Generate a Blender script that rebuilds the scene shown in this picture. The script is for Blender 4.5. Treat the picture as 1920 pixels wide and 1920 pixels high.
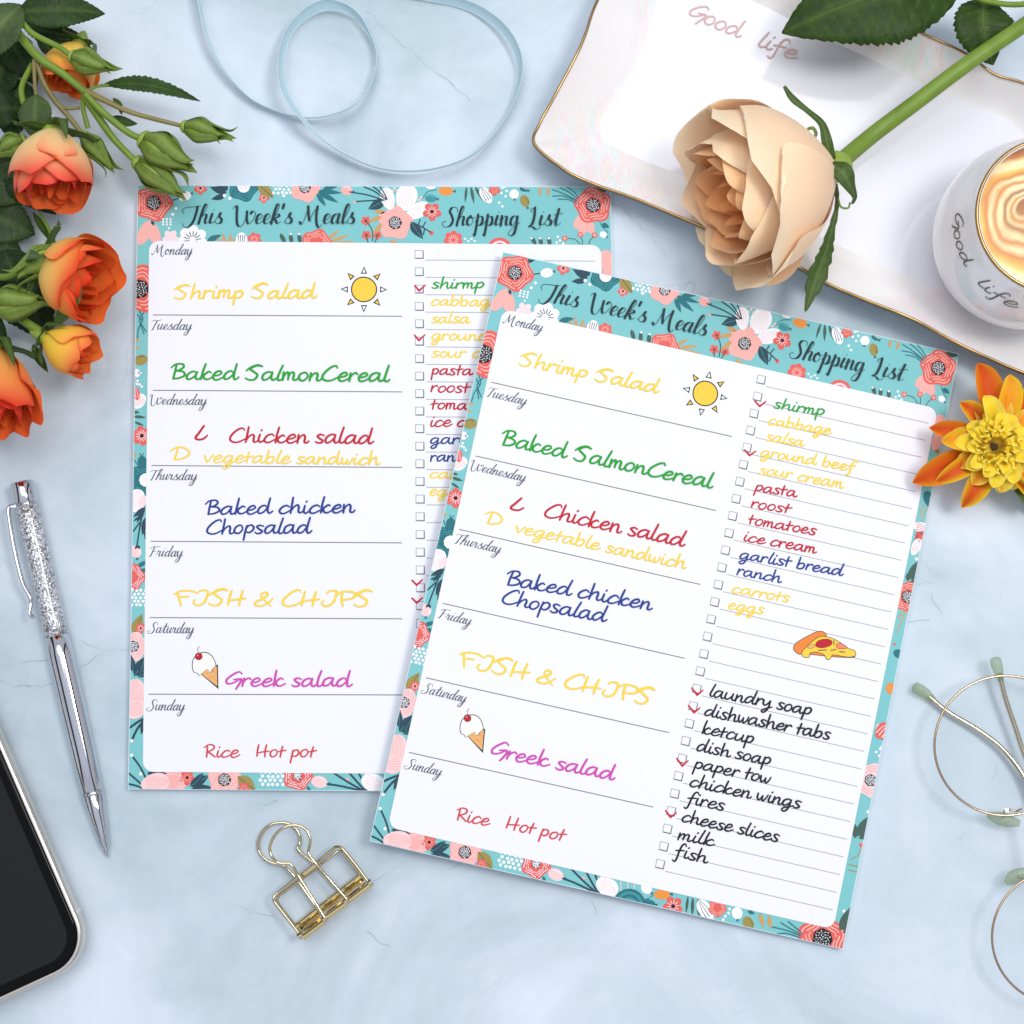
import bpy, math, random
from mathutils import Vector, Matrix
from math import sin, cos, pi, tan, radians, sqrt, atan2, hypot

# ------------------------------------------------------------------ scene, camera, world, lamps
S = bpy.context.scene
for o in list(bpy.data.objects): bpy.data.objects.remove(o)
COL = S.collection
FPX, TILT, DIST = 3200.0, radians(4.25), 0.641
CAM = Vector((0, -DIST*tan(TILT), DIST))
cd = bpy.data.cameras.new('camera'); cam = bpy.data.objects.new('camera', cd); COL.objects.link(cam)
cam.location = CAM; cam.rotation_euler = (TILT, 0, 0)
cd.sensor_width = 36; cd.lens = FPX/1920*36; cd.clip_start = .01; cd.clip_end = 50
S.camera = cam
S.view_settings.view_transform = 'Standard'; S.view_settings.look = 'None'
S.view_settings.exposure = 0.10; S.view_settings.gamma = 1; S.view_settings.use_curve_mapping = False
W_ = bpy.data.worlds.new('World'); S.world = W_; W_.use_nodes = True
nt = W_.node_tree; nt.nodes.clear()
wo = nt.nodes.new('ShaderNodeOutputWorld'); wb = nt.nodes.new('ShaderNodeBackground')
tc = nt.nodes.new('ShaderNodeTexCoord'); sp = nt.nodes.new('ShaderNodeSeparateXYZ')
rp = nt.nodes.new('ShaderNodeValToRGB')
nt.links.new(tc.outputs['Generated'], sp.inputs[0]); nt.links.new(sp.outputs['Z'], rp.inputs[0])
e = rp.color_ramp.elements
e[0].position = 0.0; e[0].color = (.52, .51, .53, 1)
e[1].position = 1.0; e[1].color = (.80, .84, .95, 1)
n_ = rp.color_ramp.elements.new(.35); n_.color = (.66, .66, .70, 1)
n_ = rp.color_ramp.elements.new(.75); n_.color = (.62, .66, .76, 1)
# two dark bands added to the world backdrop, contrast for the metals to mirror
ma = nt.nodes.new('ShaderNodeMath'); ma.operation = 'MULTIPLY_ADD'; ma.inputs[1].default_value = .5; ma.inputs[2].default_value = .5
nt.links.new(sp.outputs['X'], ma.inputs[0])
r2 = nt.nodes.new('ShaderNodeValToRGB'); e = r2.color_ramp.elements; e[0].position = 0; e[0].color = (1, 1, 1, 1); e[1].position = 1; e[1].color = (1, 1, 1, 1)
for p_, v_ in ((.10, 1), (.125, .06), (.20, .06), (.225, 1), (.80, 1), (.82, .08), (.87, .08), (.89, 1)):
    n_ = e.new(p_); n_.color = (v_, v_, v_, 1)
nt.links.new(ma.outputs[0], r2.inputs[0])
mw = nt.nodes.new('ShaderNodeMix'); mw.data_type = 'RGBA'; mw.blend_type = 'MULTIPLY'; mw.inputs[0].default_value = 1
nt.links.new(rp.outputs[0], mw.inputs[6]); nt.links.new(r2.outputs[0], mw.inputs[7]); nt.links.new(mw.outputs[2], wb.inputs[0]); wb.inputs[1].default_value = 0.82
nt.links.new(wb.outputs[0], wo.inputs[0])

def area(name, loc, target, size, power, color):
    l = bpy.data.lights.new(name, 'AREA'); l.shape = 'DISK'; l.size = size; l.energy = power; l.color = color
    o = bpy.data.objects.new(name, l); COL.objects.link(o); o.location = loc
    o.rotation_euler = (Vector(target)-Vector(loc)).to_track_quat('-Z', 'Y').to_euler()
    return o
area('window_lamp', (.46, .14, 1.14), (0, 0, 0), .32, 5.0, (1.0, .975, .94))
area('overhead_fill', (-.10, .50, 1.45), (0, 0, 0), 1.1, 8.5, (.97, .98, 1.0))  # broad fill added overhead to soften the shadows

# ------------------------------------------------------------------ helpers
RX = Matrix.Rotation(TILT, 3, 'X')
def ray(px, py): return RX @ Vector(((px-960)/FPX, -(py-960)/FPX, -1))
def at(px, py, z=0.0):
    d = ray(px, py); k = (z-CAM.z)/d.z
    return CAM + d*k
PX = DIST/FPX                                    # metres per photo pixel on the table

def catmull(pts, n=8, closed=False):
    pts = [Vector(p) for p in pts]; m = len(pts)
    if m < 3 and not closed:
        return [pts[0].lerp(pts[-1], i/n) for i in range(n+1)]
    out = []
    for i in range(m if closed else m-1):
        if closed: a, b, c, d = pts[i-1], pts[i], pts[(i+1) % m], pts[(i+2) % m]
        else:
            b, c = pts[i], pts[i+1]
            a = pts[i-1] if i else b*2-c
            d = pts[i+2] if i+2 < m else c*2-b
        for k in range(n):
            t = k/n
            out.append(.5*((2*b)+(c-a)*t+(2*a-5*b+4*c-d)*t*t+(3*b-a-3*c+d)*t**3))
    if not closed: out.append(pts[-1].copy())
    return out

MATS = {}
def mat(name, col, rough=.5, metal=0., spec=.5, var=0., vscale=200., bump=0., bscale=800., sss=0., trans=0., coat=0.):
    """principled material with an optional mottling and surface bump"""
    if name in MATS: return MATS[name]
    m = bpy.data.materials.new(name); m.use_nodes = True; t = m.node_tree; b = t.nodes['Principled BSDF']
    b.inputs['Base Color'].default_value = (*col, 1); b.inputs['Roughness'].default_value = rough
    b.inputs['Metallic'].default_value = metal; b.inputs['Specular IOR Level'].default_value = spec
    if coat: b.inputs['Coat Weight'].default_value = coat; b.inputs['Coat Roughness'].default_value = .08
    if sss:
        b.inputs['Subsurface Weight'].default_value = sss; b.inputs['Subsurface Radius'].default_value = (.004, .002, .001)
        b.inputs['Subsurface Scale'].default_value = 1.0
    if var or bump:
        c = t.nodes.new('ShaderNodeTexCoord')
        if var:
            n = t.nodes.new('ShaderNodeTexNoise'); n.inputs['Scale'].default_value = vscale; n.inputs['Detail'].default_value = 4
            t.links.new(c.outputs['Object'], n.inputs['Vector'])
            mx = t.nodes.new('ShaderNodeMix'); mx.data_type = 'RGBA'
            mx.inputs[6].default_value = (*[max(0, v*(1-var)) for v in col], 1)
            mx.inputs[7].default_value = (*[min(1, v*(1+var)) for v in col], 1)
            t.links.new(n.outputs[0], mx.inputs[0]); t.links.new(mx.outputs[2], b.inputs['Base Color'])
        if bump:
            n2 = t.nodes.new('ShaderNodeTexNoise'); n2.inputs['Scale'].default_value = bscale; n2.inputs['Detail'].default_value = 3
            t.links.new(c.outputs['Object'], n2.inputs['Vector'])
            bp = t.nodes.new('ShaderNodeBump'); bp.inputs['Strength'].default_value = bump; bp.inputs['Distance'].default_value = .0004
            t.links.new(n2.outputs[0], bp.inputs['Height']); t.links.new(bp.outputs[0], b.inputs['Normal'])
    MATS[name] = m
    return m

def attr_mat(name, rough=.5, translucent=.25, bump=0., stripe=0., back=None, spec=.3, sss=0., veins=0.):
    """colour from the per-vertex petal / leaf pigment, light partly shining through; optional other pigment on the back"""
    if name in MATS: return MATS[name]
    m = bpy.data.materials.new(name); m.use_nodes = True; t = m.node_tree; b = t.nodes['Principled BSDF']
    a = t.nodes.new('ShaderNodeVertexColor'); a.layer_name = 'pigment'
    src = a.outputs[0]
    uv = t.nodes.new('ShaderNodeUVMap'); uv.uv_map = 'blade'
    mp = t.nodes.new('ShaderNodeMapping'); mp.inputs['Scale'].default_value = (14, 2.2, 1)
    t.links.new(uv.outputs[0], mp.inputs[0])
    n = t.nodes.new('ShaderNodeTexNoise'); n.inputs['Scale'].default_value = 2.2; n.inputs['Detail'].default_value = 4
    t.links.new(mp.outputs[0], n.inputs['Vector'])
    mx = t.nodes.new('ShaderNodeMix'); mx.data_type = 'RGBA'; mx.blend_type = 'MULTIPLY'; mx.inputs[0].default_value = stripe
    rr = t.nodes.new('ShaderNodeValToRGB'); rr.color_ramp.elements[0].position = .3; rr.color_ramp.elements[1].position = .7
    rr.color_ramp.elements[0].color = (.62, .55, .5, 1); rr.color_ramp.elements[1].color = (1, 1, 1, 1)
    t.links.new(n.outputs[0], rr.inputs[0]); t.links.new(src, mx.inputs[6]); t.links.new(rr.outputs[0], mx.inputs[7])
    src = mx.outputs[2]
    if back:
        g = t.nodes.new('ShaderNodeNewGeometry'); m2 = t.nodes.new('ShaderNodeMix'); m2.data_type = 'RGBA'
        t.links.new(g.outputs['Backfacing'], m2.inputs[0]); t.links.new(src, m2.inputs[6])
        m3 = t.nodes.new('ShaderNodeMix'); m3.data_type = 'RGBA'; m3.inputs[0].default_value = .7
        t.links.new(src, m3.inputs[6]); m3.inputs[7].default_value = (*back, 1)
        t.links.new(m3.outputs[2], m2.inputs[7]); src = m2.outputs[2]
    vein_h = None
    if veins:
        N, L = t.nodes.new, t.links.new
        def mth(op, a_, b_=None, clamp=False):
            x = N('ShaderNodeMath'); x.operation = op; x.use_clamp = clamp
            for i, q in enumerate((a_, b_)):
                if q is None: continue
                if isinstance(q, (int, float)): x.inputs[i].default_value = q
                else: L(q, x.inputs[i])
            return x.outputs[0]
        sx = N('ShaderNodeSeparateXYZ'); L(uv.outputs[0], sx.inputs[0])
        u = mth('ABSOLUTE', mth('MULTIPLY', mth('SUBTRACT', sx.outputs[0], .5), 2.))
        w_ = mth('MULTIPLY', mth('SUBTRACT', n.outputs[0], .5), .5)
        f = mth('FRACT', mth('ADD', mth('SUBTRACT', mth('MULTIPLY', sx.outputs[1], 8.), mth('MULTIPLY', u, 1.5)), w_))
        lat = mth('SUBTRACT', 1., mth('MULTIPLY', mth('ABSOLUTE', mth('SUBTRACT', f, .5)), 11.), True)
        mid = mth('SUBTRACT', 1., mth('MULTIPLY', u, 16.), True)
        vv = mth('MAXIMUM', mth('MULTIPLY', lat, .6), mid); vein_h = vv
        m5 = N('ShaderNodeMix'); m5.data_type = 'RGBA'; m5.blend_type = 'ADD'; L(mth('MULTIPLY', vv, veins), m5.inputs[0]); L(src, m5.inputs[6]); m5.inputs[7].default_value = (.10, .13, .05, 1); src = m5.outputs[2]
        # uneven green between the veins
        m6 = N('ShaderNodeMix'); m6.data_type = 'RGBA'; m6.blend_type = 'MULTIPLY'; m6.inputs[0].default_value = .6; L(src, m6.inputs[6])
        cc = N('ShaderNodeTexCoord'); n6 = N('ShaderNodeTexNoise'); n6.inputs['Scale'].default_value = 130; n6.inputs['Detail'].default_value = 5; L(cc.outputs['Object'], n6.inputs['Vector'])
        r6 = N('ShaderNodeValToRGB'); r6.color_ramp.elements[0].position = .3; r6.color_ramp.elements[0].color = (.45, .5, .45, 1); r6.color_ramp.elements[1].position = .7; r6.color_ramp.elements[1].color = (1.3, 1.25, 1.0, 1); L(n6.outputs[0], r6.inputs[0]); L(r6.outputs[0], m6.inputs[7]); src = m6.outputs[2]
    t.links.new(src, b.inputs['Base Color']); b.inputs['Roughness'].default_value = rough; b.inputs['Specular IOR Level'].default_value = spec
    if sss:
        b.inputs['Subsurface Weight'].default_value = sss; b.inputs['Subsurface Radius'].default_value = (.006, .003, .0015); b.inputs['Subsurface Scale'].default_value = 1.
    if bump:
        bp = t.nodes.new('ShaderNodeBump'); bp.inputs['Strength'].default_value = bump; bp.inputs['Distance'].default_value = .0006
        t.links.new(vein_h if veins else n.outputs[0], bp.inputs['Height']); t.links.new(bp.outputs[0], b.inputs['Normal']); bp.invert = bool(veins)
    if translucent:
        tr = t.nodes.new('ShaderNodeBsdfTranslucent'); t.links.new(src, tr.inputs[0])
        ms = t.nodes.new('ShaderNodeMixShader'); ms.inputs[0].default_value = translucent
        t.links.new(b.outputs[0], ms.inputs[1]); t.links.new(tr.outputs[0], ms.inputs[2])
        t.links.new(ms.outputs[0], t.nodes['Material Output'].inputs[0])
    MATS[name] = m
    return m

def thing(name, label, cat, loc, group=None):
    o = bpy.data.objects.new(name, None); COL.objects.link(o); o.location = loc; o.empty_display_size = .01
    o['label'] = label; o['category'] = cat
    if group: o['group'] = group
    return o
def root_of(p):
    while p.parent: p = p.parent
    return p
class G:
    """mesh collector: vertices in world metres"""
    def __init__(s): s.v = []; s.f = []; s.m = []; s.c = []; s.uv = []
    def add(s, vs, fs, mi=0, cs=None, uvs=None):
        k = len(s.v); s.v += [Vector(v) for v in vs]; s.f += [tuple(i+k for i in f) for f in fs]; s.m += [mi]*len(fs)
        s.c += cs if cs else [(1, 1, 1)]*len(vs); s.uv += uvs if uvs else [(0, 0)]*len(vs)
    def grid(s, rows, mi=0, cs=None, uvs=None, closed_u=False, closed_v=False):
        n, m = len(rows), len(rows[0]); fs = []
        for i in range(n if closed_v else n-1):
            for j in range(m if closed_u else m-1):
                fs.append((i*m+j, i*m+(j+1) % m, ((i+1) % n)*m+(j+1) % m, ((i+1) % n)*m+j))
        s.add([p for r in rows for p in r], fs, mi, [c for r in cs for c in r] if cs else None, [c for r in uvs for c in r] if uvs else None)
    def tube(s, path, rad, n=10, mi=0, cap=True, flat=1.0):
        path = [Vector(p) for p in path]; m = len(path)
        rs = rad if isinstance(rad, (list, tuple)) else [rad]*m
        if len(rs) != m: rs = [rs[0]+(rs[-1]-rs[0])*i/(m-1) for i in range(m)] if len(rs) == 2 else [rs[min(len(rs)-1, int(i*len(rs)/m))] for i in range(m)]
        up = Vector((0, 0, 1)); rows = []; prev = None
        for i, p in enumerate(path):
            d = (path[min(i+1, m-1)]-path[max(i-1, 0)]).normalized()
            if prev is None:
                a = d.cross(up)
                if a.length < .05: a = d.cross(Vector((1, 0, 0)))
            else: a = prev-d*prev.dot(d)
            a.normalize(); prev = a; b = a.cross(d)
            rows.append([p+(a*cos(2*pi*k/n)+b*sin(2*pi*k/n)*flat)*rs[i] for k in range(n)])
        s.grid(rows, mi, closed_u=True)
        if cap:
            s.add(rows[0], [tuple(range(n))], mi); s.add(rows[-1], [tuple(reversed(range(n)))], mi)
    def ball(s, c, r, n=12, mi=0, sx=None):
        rows = []
        for i in range(n//2+1):
            th = pi*i/(n//2); rows.append([Vector(c)+Vector((sin(th)*cos(2*pi*j/n), sin(th)*sin(2*pi*j/n), cos(th)))*r for j in range(n)])
        s.grid(rows, mi, closed_u=True)
    def box(s, cx, ax, ay, az, mi=0):
        cx, ax, ay, az = map(Vector, (cx, ax, ay, az))
        vs = [cx+ax*i+ay*j+az*k for k in (-1, 1) for j in (-1, 1) for i in (-1, 1)]
        s.add(vs, [(0, 2, 3, 1), (4, 5, 7, 6), (0, 1, 5, 4), (2, 6, 7, 3), (0, 4, 6, 2), (1, 3, 7, 5)], mi)
    def build(s, name, mats, parent=None, smooth=True, solid=0., bevel=0., subd=0, weld=False):
        me = bpy.data.meshes.new(name); org = Vector(root_of(parent).location) if parent else Vector((0, 0, 0))
        me.from_pydata([v-org for v in s.v], [], s.f)
        for m in (mats if isinstance(mats, (list, tuple)) else [mats]): me.materials.append(m)
        me.polygons.foreach_set('material_index', s.m)
        me.polygons.foreach_set('use_smooth', [smooth and len(f) <= 4 for f in s.f])
        ca = me.color_attributes.new('pigment', 'FLOAT_COLOR', 'POINT')
        for i, c in enumerate(s.c): ca.data[i].color = (*c, 1)
        ul = me.uv_layers.new(name='blade')
        for lp in me.loops: ul.data[lp.index].uv = s.uv[lp.vertex_index]
        me.update()
        o = bpy.data.objects.new(name, me); COL.objects.link(o)
        if parent: o.parent = parent
        if subd: d = o.modifiers.new('sub', 'SUBSURF'); d.levels = d.render_levels = subd
        if solid: d = o.modifiers.new('thick', 'SOLIDIFY'); d.thickness = solid; d.offset = 0
        if bevel: d = o.modifiers.new('bev', 'BEVEL'); d.width = bevel; d.segments = 3; d.limit_method = 'ANGLE'
        return o
def lerp3(a, b, t): return tuple(a[i]+(b[i]-a[i])*t for i in range(3))
def lathe(g, base, axis, prof, n=48, mi=0):
    """profile [(distance along axis, radius)]"""
    axis = Vector(axis).normalized(); a = axis.cross(Vector((0, 0, 1)))
    if a.length < .05: a = Vector((1, 0, 0))
    a.normalize(); b = axis.cross(a)
    g.grid([[Vector(base)+axis*h+(a*cos(2*pi*k/n)+b*sin(2*pi*k/n))*r for k in range(n)] for h, r in prof], mi, closed_u=True)

# ------------------------------------------------------------------ the table: pale blue marble
def table_material():
    m = bpy.data.materials.new('pale_blue_marble'); m.use_nodes = True; t = m.node_tree; b = t.nodes['Principled BSDF']
    N, L = t.nodes.new, t.links.new
    c = N('ShaderNodeTexCoord')
    def noise(scale, detail, off, rough=.55, dist=0.):
        mp = N('ShaderNodeMapping'); mp.inputs['Location'].default_value = off; L(c.outputs['Object'], mp.inputs[0])
        n = N('ShaderNodeTexNoise'); n.inputs['Scale'].default_value = scale; n.inputs['Detail'].default_value = detail
        n.inputs['Roughness'].default_value = rough; n.inputs['Distortion'].default_value = dist; L(mp.outputs[0], n.inputs['Vector'])
        return n.outputs[0]
    def ramp(x, p0, p1, c0=(0, 0, 0), c1=(1, 1, 1)):
        r = N('ShaderNodeValToRGB'); r.color_ramp.elements[0].position = p0; r.color_ramp.elements[1].position = p1
        r.color_ramp.elements[0].color = (*c0, 1); r.color_ramp.elements[1].color = (*c1, 1); L(x, r.inputs[0]); return r.outputs[0]
    def mixc(f, a, bb):
        x = N('ShaderNodeMix'); x.data_type = 'RGBA'
        for s_, i in ((f, 0), (a, 6), (bb, 7)):
            if isinstance(s_, tuple): x.inputs[i].default_value = (*s_, 1)
            elif isinstance(s_, float): x.inputs[i].default_value = s_
            else: L(s_, x.inputs[i])
        return x.outputs[2]
    def mth(op, a, bb=None, clamp=False):
        x = N('ShaderNodeMath'); x.operation = op; x.use_clamp = clamp
        for i, s_ in enumerate((a, bb)):
            if s_ is None: continue
            if isinstance(s_, (int, float)): x.inputs[i].default_value = s_
            else: L(s_, x.inputs[i])
        return x.outputs[0]
    cloud = ramp(noise(8.5, 7, (.35, .2, 0), .58, .9), .33, .63)
    cloud2 = ramp(noise(16, 6, (1.3, .7, 0), .6, .8), .40, .70)
    col = mixc(cloud, (.390, .495, .550), (.690, .765, .865))
    col = mixc(mth('MULTIPLY', cloud2, .40), col, (.430, .555, .600))
    grain = ramp(noise(95, 8, (.2, .9, 0), .7), .35, .7); col = mixc(mth('MULTIPLY', grain, .16), col, (.80, .84, .88))
    # hairline veins of the stone's own
    for sc, off, w, k in ((5.5, (.2, 2.1, 0), .0030, .34), (9.0, (3.2, .4, 0), .0035, .20)):
        v = mth('ABSOLUTE', mth('SUBTRACT', noise(sc, 5, off, .5, 1.2), .5))
        v = mth('SUBTRACT', 1., mth('DIVIDE', v, w, True), True)
        gate = ramp(noise(14, 3, (off[1], off[0], 0)), .52, .64)
        col = mixc(mth('MULTIPLY', mth('MULTIPLY', v, gate), k), col, (.24, .33, .37))
    # the cracks one can see
    cracks = [[(687, 20), (743, 73), (793, 117), (853, 163), (880, 190)], [(0, 1248), (40, 1242), (91, 1236)], [(0, 1276), (24, 1288), (103, 1282)],
              [(134, 1197), (194, 1220), (241, 1216)], [(198, 1224), (150, 1248)], [(440, 1700), (470, 1710), (512, 1716)], [(478, 1512), (505, 1506), (520, 1500)],
              [(700, 1650), (730, 1637), (762, 1614)], [(845, 1628), (880, 1612)], [(1719, 1095), (1747, 1092)], [(1748, 1118), (1756, 1140), (1766, 1156)], [(1704, 1164), (1742, 1160)],
              [(1108, 1685), (1118, 1715)], [(1149, 377), (1200, 425), (1250, 480)], [(1862, 1462), (1868, 1436)], [(688, 1750), (730, 1772)], [(1800, 1572), (1815, 1560)]]
    wob = N('ShaderNodeTexNoise'); wob.inputs['Scale'].default_value = 160; wob.inputs['Detail'].default_value = 3; L(c.outputs['Object'], wob.inputs['Vector'])
    vs = N('ShaderNodeVectorMath'); vs.operation = 'MULTIPLY_ADD'; L(wob.outputs[1], vs.inputs[0]); vs.inputs[1].default_value = (.004, .004, 0); vs.inputs[2].default_value = (-.002, -.002, 0)
    va = N('ShaderNodeVectorMath'); va.operation = 'ADD'; L(c.outputs['Object'], va.inputs[0]); L(vs.outputs[0], va.inputs[1])
    best = None
    for poly in cracks:
        for p, q in zip(poly, poly[1:]):
            a, d = at(*p), at(*q)-at(*p)
            s1 = N('ShaderNodeVectorMath'); s1.operation = 'SUBTRACT'; L(va.outputs[0], s1.inputs[0]); s1.inputs[1].default_value = a
            dt = N('ShaderNodeVectorMath'); dt.operation = 'DOT_PRODUCT'; L(s1.outputs[0], dt.inputs[0]); dt.inputs[1].default_value = d/d.length_squared
            cl = mth('ADD', dt.outputs['Value'], 0., True)
            sc = N('ShaderNodeVectorMath'); sc.operation = 'SCALE'; sc.inputs[0].default_value = d; L(cl, sc.inputs['Scale'])
            s2 = N('ShaderNodeVectorMath'); s2.operation = 'DISTANCE'; L(s1.outputs[0], s2.inputs[0]); L(sc.outputs[0], s2.inputs[1])
            best = s2.outputs['Value'] if best is None else mth('MINIMUM', best, s2.outputs['Value'])
    line = mth('SUBTRACT', 1., mth('DIVIDE', best, .00038, True), True)
    halo = mth('SUBTRACT', 1., mth('DIVIDE', best, .007, True), True)
    fade = ramp(noise(110, 3, (.5, .1, 0)), .35, .6)
    col = mixc(mth('MULTIPLY', mth('MULTIPLY', halo, halo), .22), col, (.42, .54, .59))
    col = mixc(mth('MULTIPLY', mth('MULTIPLY', line, fade), .55), col, (.20, .27, .30))
    # tiny specks
    sp_ = ramp(noise(420, 2, (0, 0, 0)), .74, .78)
    col = mixc(mth('MULTIPLY', sp_, .22), col, (.30, .38, .42))
    L(col, b.inputs['Base Color'])
    b.inputs['Roughness'].default_value = .42; b.inputs['Specular IOR Level'].default_value = .35
    return m
g = G(); g.box((0, 0, -.01), (.6, 0, 0), (0, .6, 0), (0, 0, .01))
o = g.build('tabletop', table_material(), None, smooth=False); o['kind'] = 'structure'; o['label'] = 'pale blue marble tabletop with grey green clouds and fine cracks'

# ------------------------------------------------------------------ lettering: two pen alphabets (strokes as control points)
HAND = {
'a': (1.32, "1.0,.8 .7,1 .25,.75 .05,.3 .2,.02 .55,.15 .85,.55 1.0,.95|1.0,.95 .9,.4 .98,.06 1.2,.08 1.4,.3"),
'b': (1.18, "0.3,1.85 .2,1 .12,.1|.12,.35 .4,.85 .8,.95 .95,.6 .75,.15 .4,0 .12,.1"),
'c': (1.05, "1.0,.8 .75,1 .35,.8 .08,.35 .2,.03 .55,.02 1.05,.35"),
'd': (1.38, "0.95,.8 .65,1 .25,.75 .05,.3 .2,.02 .55,.15 .85,.55 1.0,.9|1.22,1.85 1.05,1 .95,.35 1.05,.05 1.25,.08 1.45,.3"),
'e': (1.02, "0.1,.45 .5,.5 .85,.75 .7,1 .35,.85 .08,.4 .2,.04 .55,.02 1.08,.35"),
'f': (.95, "1.1,1.55 .95,1.85 .65,1.6 .45,.9 .3,-.3 .1,-.75 -.12,-.6|.05,.72 .5,.85 .95,.95"),
'g': (1.28, "1.0,.8 .7,1 .25,.75 .05,.3 .2,.05 .5,.15 .85,.55 1.0,.9|1.0,.9 .85,.1 .65,-.55 .3,-.8 .05,-.6 .4,-.25 1.3,.2"),
'h': (1.2, "0.32,1.85 .2,1 .08,0|.1,.2 .4,.75 .75,.95 .85,.7 .8,.25 .9,.03 1.1,.08 1.25,.25"),
'i': (.58, "0.25,.95 .12,.35 .2,.04 .4,.06 .6,.28|.36,1.38 .43,1.52"),
'k': (1.12, "0.36,1.85 .2,1 .08,0|.95,.8 .75,.92 .42,.65 .3,.45 .38,.1 .7,.02 1.15,.3"),
'l': (.58, "0.5,1.85 .27,1 .12,.3 .22,.04 .45,.08 .6,.25"),
'm': (1.45, "0.12,.95 .05,0|.08,.3 .3,.8 .5,.95 .58,.7 .52,.1|.55,.4 .75,.85 .98,.95 1.05,.7 1.0,.2 1.1,.03 1.3,.1 1.45,.28"),
'n': (1.14, "0.14,.95 .05,0|.08,.3 .35,.8 .65,.95 .75,.7 .7,.2 .8,.03 1.0,.08 1.15,.28"),
'o': (1.02, "0.6,1 .25,.8 .06,.35 .25,.02 .6,.08 .88,.5 .8,.9 .55,1"),
'p': (1.08, "0.24,.95 .12,.2 0,-.8|.12,.2 .3,.8 .65,1 .92,.75 .8,.35 .5,.1 .2,.2"),
'r': (.82, "0.17,.95 .05,0|.08,.3 .3,.75 .6,.98 .8,.82"),
's': (.9, "0.85,.88 .52,1 .22,.82 .4,.55 .7,.3 .55,.04 .2,.0 .0,.15"),
't': (.82, "0.45,1.5 .3,.7 .22,0|.0,.78 .4,.85 .88,.95"),
'u': (1.32, "0.17,.95 .05,.35 .2,.03 .5,.15 .85,.6 .97,.95|.97,.95 .87,.35 .97,.04 1.2,.1 1.35,.28"),
'v': (.98, "0.05,.95 .15,.5 .3,.04|.3,.04 .6,.5 .85,.95 1.02,.88"),
'w': (1.28, "0.1,.95 .08,.4 .25,.05 .5,.3 .65,.7|.65,.7 .62,.25 .8,.04 1.05,.4 1.22,.95"),
'y': (1.15, "0.14,.95 .08,.5 .25,.25 .55,.4 .9,.95|.95,.95 .8,.1 .55,-.5 .2,-.8 0,-.6 .4,-.25 1.2,.15"),
'S': (1.55, "0.05,1.1 .5,1.55 1.1,1.78 1.5,1.6|1.5,1.62 .95,1.7 .4,1.3 .75,.95 1.1,.6 .9,.1 .45,-.02 .05,.2"),
'B': (1.4, "0.5,1.6 .35,.8 .25,.0|.0,1.3 .4,1.7 1.0,1.75 1.15,1.4 .8,1.05 .45,.95|.45,.95 1.1,.85 1.28,.45 .8,.1 .25,.02"),
'C': (1.5, "1.45,1.5 1.3,1.75 .8,1.55 .2,.85 .1,.28 .5,.0 1.0,.1 1.55,.45"),
'L': (1.1, "0.68,1.75 .35,.9 .08,.25 .3,.02 .7,.15 1.0,.55"),
'D': (1.4, "0.5,1.45 .42,.8 .32,.05|.0,1.2 .4,1.65 .9,1.6 1.3,1.1 1.2,.5 .7,.1 .32,.05"),
'F': (1.45, "0.25,1.5 .4,.9 .6,0|.0,1.25 .6,1.65 1.4,1.65 1.75,1.5|.4,.95 .9,1.0 1.2,1.0"),
'I': (1.3, "0.45,1.35 .7,1.62 1.2,1.65 1.25,1.1 1.0,.3 .5,.0 .15,.3 .3,.65"),
'H': (1.55, "0.3,1.65 .18,.9 .08,.08|.12,.52 .75,.66 1.5,.78|1.2,1.65 1.05,.8 1.0,0"),
'P': (1.4, "0.5,1.5 .45,.8 .55,0|.0,1.25 .5,1.65 1.3,1.6 1.55,1.2 1.2,.85 .5,.72"),
'G': (1.5, "1.5,1.55 1.2,1.78 .6,1.4 .1,.75 .2,.3 .7,.4 1.3,.85|.75,.8 1.45,.9 1.3,.3 .95,-.35"),
'R': (1.3, "0.3,1.4 .28,.8 .22,0|-.05,1.3 .5,1.68 1.05,1.55 1.0,1.1 .4,.7|.4,.7 .8,.35 1.2,.02"),
'&': (1.6, "1.35,.0 .75,.7 .5,1.2 .8,1.5 1.05,1.25 .7,.8 .2,.5 .1,.1 .6,.0 1.1,.3 1.45,.8"),
' ': (.62, ""),
}
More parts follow.
